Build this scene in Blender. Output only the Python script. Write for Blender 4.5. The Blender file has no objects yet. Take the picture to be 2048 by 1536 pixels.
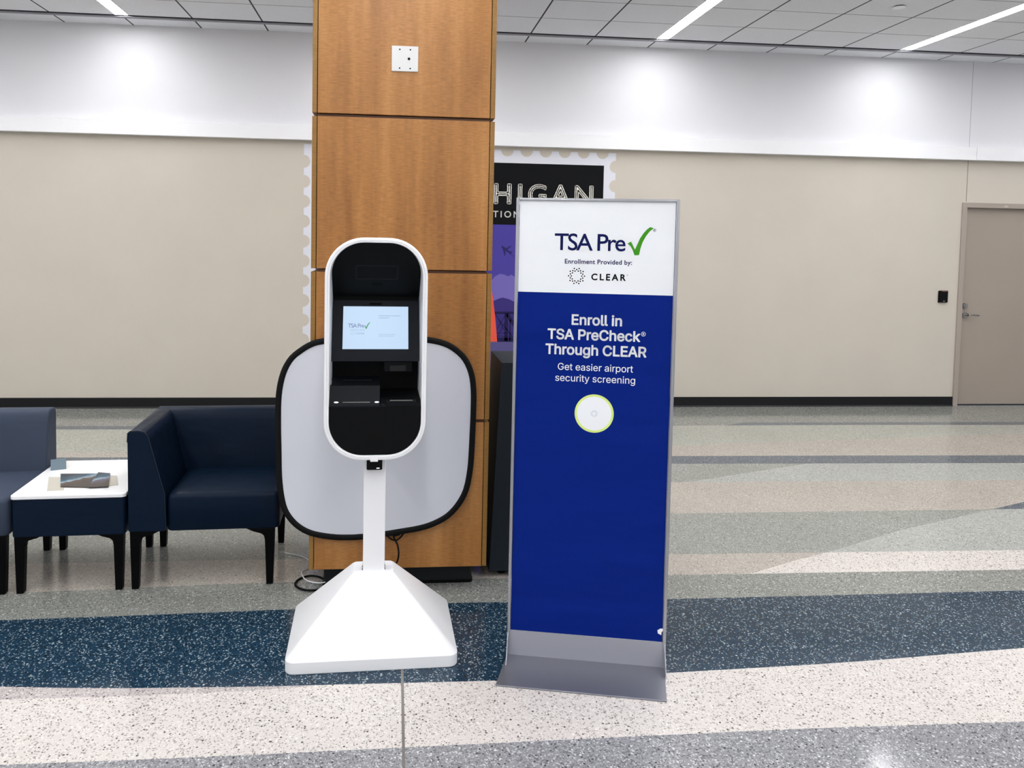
import bpy, bmesh, math, random, json
from mathutils import Vector, Matrix
from mathutils.geometry import delaunay_2d_cdt
C = bpy.context.scene.collection
sc = bpy.context.scene
rad = math.radians

# ------------------------------------------------------------------ camera
EYE = 1.667
yaw, pit, rol = -0.0976183, -0.0524252, -0.0185265
F_PX, PX, PY = 1559.15, 942.42, 559.67
Rz = Matrix(((math.cos(yaw), math.sin(yaw), 0), (-math.sin(yaw), math.cos(yaw), 0), (0, 0, 1)))
Rx = Matrix(((1, 0, 0), (0, math.cos(pit), math.sin(pit)), (0, -math.sin(pit), math.cos(pit))))
Ry = Matrix(((math.cos(rol), 0, -math.sin(rol)), (0, 1, 0), (math.sin(rol), 0, math.cos(rol))))
Rt = (Ry @ Rx @ Rz).transposed()
right, fwd, up = Rt @ Vector((1, 0, 0)), Rt @ Vector((0, 1, 0)), Rt @ Vector((0, 0, 1))
cd = bpy.data.cameras.new('camera')
cd.sensor_width = 36.0
cd.lens = 36.0 * F_PX / 2048
cd.shift_x = (1024 - PX) / 2048
cd.shift_y = -(768 - PY) / 2048
cd.clip_start = 0.05
cam = bpy.data.objects.new('camera', cd)
C.objects.link(cam)
m3 = Matrix((right, up, -fwd)).transposed()
cam.matrix_world = Matrix.Translation((0, 0, EYE)) @ m3.to_4x4()
sc.camera = cam

# ------------------------------------------------------------------ world, exposure
w = bpy.data.worlds.new('world'); sc.world = w
w.use_nodes = True
bg = w.node_tree.nodes['Background']
bg.inputs[0].default_value = (0.93, 0.96, 1.0, 1)
bg.inputs[1].default_value = 0.25
sc.view_settings.view_transform = 'Standard'
sc.view_settings.look = 'None'
sc.view_settings.exposure = 1.04
sc.view_settings.gamma = 1.0
sc.view_settings.use_curve_mapping = False

# ------------------------------------------------------------------ helpers
def lin(h):
    h = h.lstrip('#')
    out = []
    for i in (0, 2, 4):
        c = int(h[i:i+2], 16) / 255
        out.append(c / 12.92 if c <= 0.04045 else ((c + 0.055) / 1.055) ** 2.4)
    return (out[0], out[1], out[2], 1)

def mat(name, col, rough=0.5, metal=0.0, spec=0.5, emit=None, estr=0, coat=0):
    m = bpy.data.materials.new(name); m.use_nodes = True
    b = m.node_tree.nodes['Principled BSDF']
    b.inputs['Base Color'].default_value = lin(col) if isinstance(col, str) else col
    b.inputs['Roughness'].default_value = rough
    b.inputs['Metallic'].default_value = metal
    b.inputs['Specular IOR Level'].default_value = spec
    b.inputs['Coat Weight'].default_value = coat
    if emit:
        b.inputs['Emission Color'].default_value = lin(emit)
        b.inputs['Emission Strength'].default_value = estr
    return m

class NT:
    """small helper around a node tree"""
    def __init__(s, m):
        s.t = m.node_tree; s.b = s.t.nodes['Principled BSDF']
    def n(s, kind, **kw):
        x = s.t.nodes.new(kind)
        for k, v in kw.items():
            if k in ('op',): x.operation = v
            elif k.startswith('i_'):
                x.inputs[int(k[2:])].default_value = v
            else: setattr(x, k, v)
        return x
    def l(s, a, b): s.t.links.new(a, b)
    def math(s, op, a, b=None, clamp=False):
        x = s.t.nodes.new('ShaderNodeMath'); x.operation = op; x.use_clamp = clamp
        for i, v in enumerate((a, b)):
            if v is None: continue
            if isinstance(v, (int, float)): x.inputs[i].default_value = v
            else: s.l(v, x.inputs[i])
        return x.outputs[0]
    def coord(s, sx=1, sy=1, sz=1):
        c = s.n('ShaderNodeTexCoord'); mp = s.n('ShaderNodeMapping')
        mp.inputs['Scale'].default_value = (sx, sy, sz)
        s.l(c.outputs['Object'], mp.inputs[0])
        return mp.outputs[0]
    def noise(s, vec, scale, detail=2, rough=0.5):
        x = s.n('ShaderNodeTexNoise'); x.inputs['Scale'].default_value = scale
        x.inputs['Detail'].default_value = detail; x.inputs['Roughness'].default_value = rough
        s.l(vec, x.inputs['Vector']); return x.outputs['Fac']
    def ramp(s, fac, stops):
        x = s.n('ShaderNodeValToRGB'); e = x.color_ramp.elements
        while len(e) < len(stops): e.new(0.5)
        for i, (p, c) in enumerate(stops):
            e[i].position = p; e[i].color = lin(c) if isinstance(c, str) else c
        s.l(fac, x.inputs[0]); return x.outputs[0]
    def mix(s, fac, a, b, mode='MIX'):
        x = s.n('ShaderNodeMix'); x.data_type = 'RGBA'; x.blend_type = mode
        for sock, v in ((x.inputs[0], fac), (x.inputs[6], a), (x.inputs[7], b)):
            if isinstance(v, (int, float)): sock.default_value = v
            elif isinstance(v, tuple): sock.default_value = v
            elif isinstance(v, str): sock.default_value = lin(v)
            else: s.l(v, sock)
        return x.outputs[2]
    def bump(s, h, strength=0.2, dist=0.002):
        x = s.n('ShaderNodeBump'); x.inputs['Strength'].default_value = strength
        x.inputs['Distance'].default_value = dist
        s.l(h, x.inputs['Height']); s.l(x.outputs[0], s.b.inputs['Normal'])

def mesh(name, bm, m, parent=None, smooth=None, bevel=0, seg=3, loc=None, rotz=0):
    me = bpy.data.meshes.new(name)
    bmesh.ops.recalc_face_normals(bm, faces=bm.faces)
    bm.to_mesh(me); bm.free()
    for x in (m if isinstance(m, (list, tuple)) else [m]): me.materials.append(x)
    o = bpy.data.objects.new(name, me); C.objects.link(o)
    if parent: o.parent = parent
    if loc: o.location = loc
    o.rotation_euler.z = rotz
    if bevel:
        b = o.modifiers.new('bevel', 'BEVEL'); b.width = bevel; b.segments = seg
        b.limit_method = 'ANGLE'; b.angle_limit = rad(35); b.harden_normals = False
    if smooth or bevel:
        for p in me.polygons: p.use_smooth = True
        me.set_sharp_from_angle(angle=rad(smooth or 40))
    return o

def thing(name, label, cat, loc=(0, 0, 0), rotz=0, group=None):
    o = bpy.data.objects.new(name, None); C.objects.link(o)
    o.location = loc; o.rotation_euler.z = rotz; o.empty_display_size = 0.1
    return tag(o, label, cat, group)
def tag(o, label, cat, group=None):
    o['label'] = label; o['category'] = cat
    if group: o['group'] = group
    return o
def struct(o):
    o['kind'] = 'structure'; return o

def box(bm, x0, x1, y0, y1, z0, z1):
    v = [bm.verts.new(p) for p in ((x0,y0,z0),(x1,y0,z0),(x1,y1,z0),(x0,y1,z0),(x0,y0,z1),(x1,y0,z1),(x1,y1,z1),(x0,y1,z1))]
    for f in ((0,3,2,1),(4,5,6,7),(0,1,5,4),(1,2,6,5),(2,3,7,6),(3,0,4,7)):
        bm.faces.new([v[i] for i in f])
    return bm
def BX(*a): return box(bmesh.new(), *a)
def prism(bm, pts, a0, a1, axis='y'):
    """extrude a 2D outline; axis y: pts are (x,z); axis x: pts are (y,z); axis z: pts are (x,y)"""
    def P(p, a):
        return {'y': (p[0], a, p[1]), 'x': (a, p[0], p[1]), 'z': (p[0], p[1], a)}[axis]
    A = [bm.verts.new(P(p, a0)) for p in pts]; B = [bm.verts.new(P(p, a1)) for p in pts]
    n = len(pts)
    bm.faces.new(A); bm.faces.new(B[::-1])
    for i in range(n): bm.faces.new((A[i], A[(i+1) % n], B[(i+1) % n], B[i]))
    return bm
def tube(bm, pts, r, n=8, closed=False):
    pts = [Vector(p) for p in pts]; rings = []; N = len(pts)
    ref = Vector((0, 0, 1))
    for i, p in enumerate(pts):
        if closed: t = pts[(i+1) % N] - pts[i-1]
        else: t = pts[min(i+1, N-1)] - pts[max(i-1, 0)]
        t.normalize()
        if abs(t.dot(ref)) > 0.95: ref = Vector((0, 1, 0)) if abs(t.y) < 0.9 else Vector((1, 0, 0))
        a = t.cross(ref).normalized(); b = t.cross(a).normalized()
        rings.append([bm.verts.new(p + (a*math.cos(k*2*math.pi/n) + b*math.sin(k*2*math.pi/n))*r) for k in range(n)])
    for i in range(N if closed else N-1):
        A, B = rings[i], rings[(i+1) % N]
        best = 0
        if closed and i == N-1:
            best = min(range(n), key=lambda s: sum((A[k].co - B[(k+s) % n].co).length for k in range(n)))
        for k in range(n): bm.faces.new((A[k], A[(k+1) % n], B[(k+1+best) % n], B[(k+best) % n]))
    if not closed: bm.faces.new(rings[0][::-1]); bm.faces.new(rings[-1])
    return bm
def cyl(bm, p0, p1, r0, r1=None, n=24):
    p0, p1 = Vector(p0), Vector(p1); r1 = r0 if r1 is None else r1
    t = (p1-p0).normalized(); a = t.orthogonal().normalized(); b = t.cross(a)
    A, B = ([bm.verts.new(p + (a*math.cos(k*2*math.pi/n) + b*math.sin(k*2*math.pi/n))*r) for k in range(n)] for p, r in ((p0, r0), (p1, r1)))
    bm.faces.new(A[::-1]); bm.faces.new(B)
    for k in range(n): bm.faces.new((A[k], A[(k+1) % n], B[(k+1) % n], B[k]))
    return bm
def smooth_path(pts, sub=4, closed=False):
    out = []; N = len(pts)
    for i in range(N if closed else N-1):
        p0, p1, p2, p3 = (pts[(i-1) % N] if closed or i > 0 else pts[0], pts[i], pts[(i+1) % N], pts[(i+2) % N] if closed or i+2 < N else pts[-1])
        for k in range(sub):
            t = k/sub
            out.append(tuple(0.5*((2*b) + (-a+c)*t + (2*a-5*b+4*c-d)*t*t + (-a+3*b-3*c+d)*t**3) for a, b, c, d in zip(p0, p1, p2, p3)))
    if not closed: out.append(tuple(pts[-1]))
    return out
def rrect(w, h, r, n=12, cx=0, cz=0):
    out = []
    for sx, sz, a0 in ((1, 1, 0), (-1, 1, 90), (-1, -1, 180), (1, -1, 270)):
        for k in range(n+1):
            a = rad(a0 + 90*k/n)
            out.append((cx + sx*(w/2-r) + r*math.cos(a), cz + sz*(h/2-r) + r*math.sin(a)))
    return out
def loft(bm, loops, cap0=False, cap1=False):
    V = [[bm.verts.new(p) for p in L] for L in loops]; n = len(V[0])
    for A, B in zip(V, V[1:]):
        for k in range(n): bm.faces.new((A[k], A[(k+1) % n], B[(k+1) % n], B[k]))
    if cap0: bm.faces.new(V[0])
    if cap1: bm.faces.new(V[-1][::-1])
    return bm
def disc(bm, x, z, y, r, n=20):
    bm.faces.new([bm.verts.new((x + r*math.cos(k*2*math.pi/n), y, z + r*math.sin(k*2*math.pi/n))) for k in range(n)])
def flat(bm, pts, y):
    bm.faces.new([bm.verts.new((p[0], y, p[1])) for p in pts])

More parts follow.
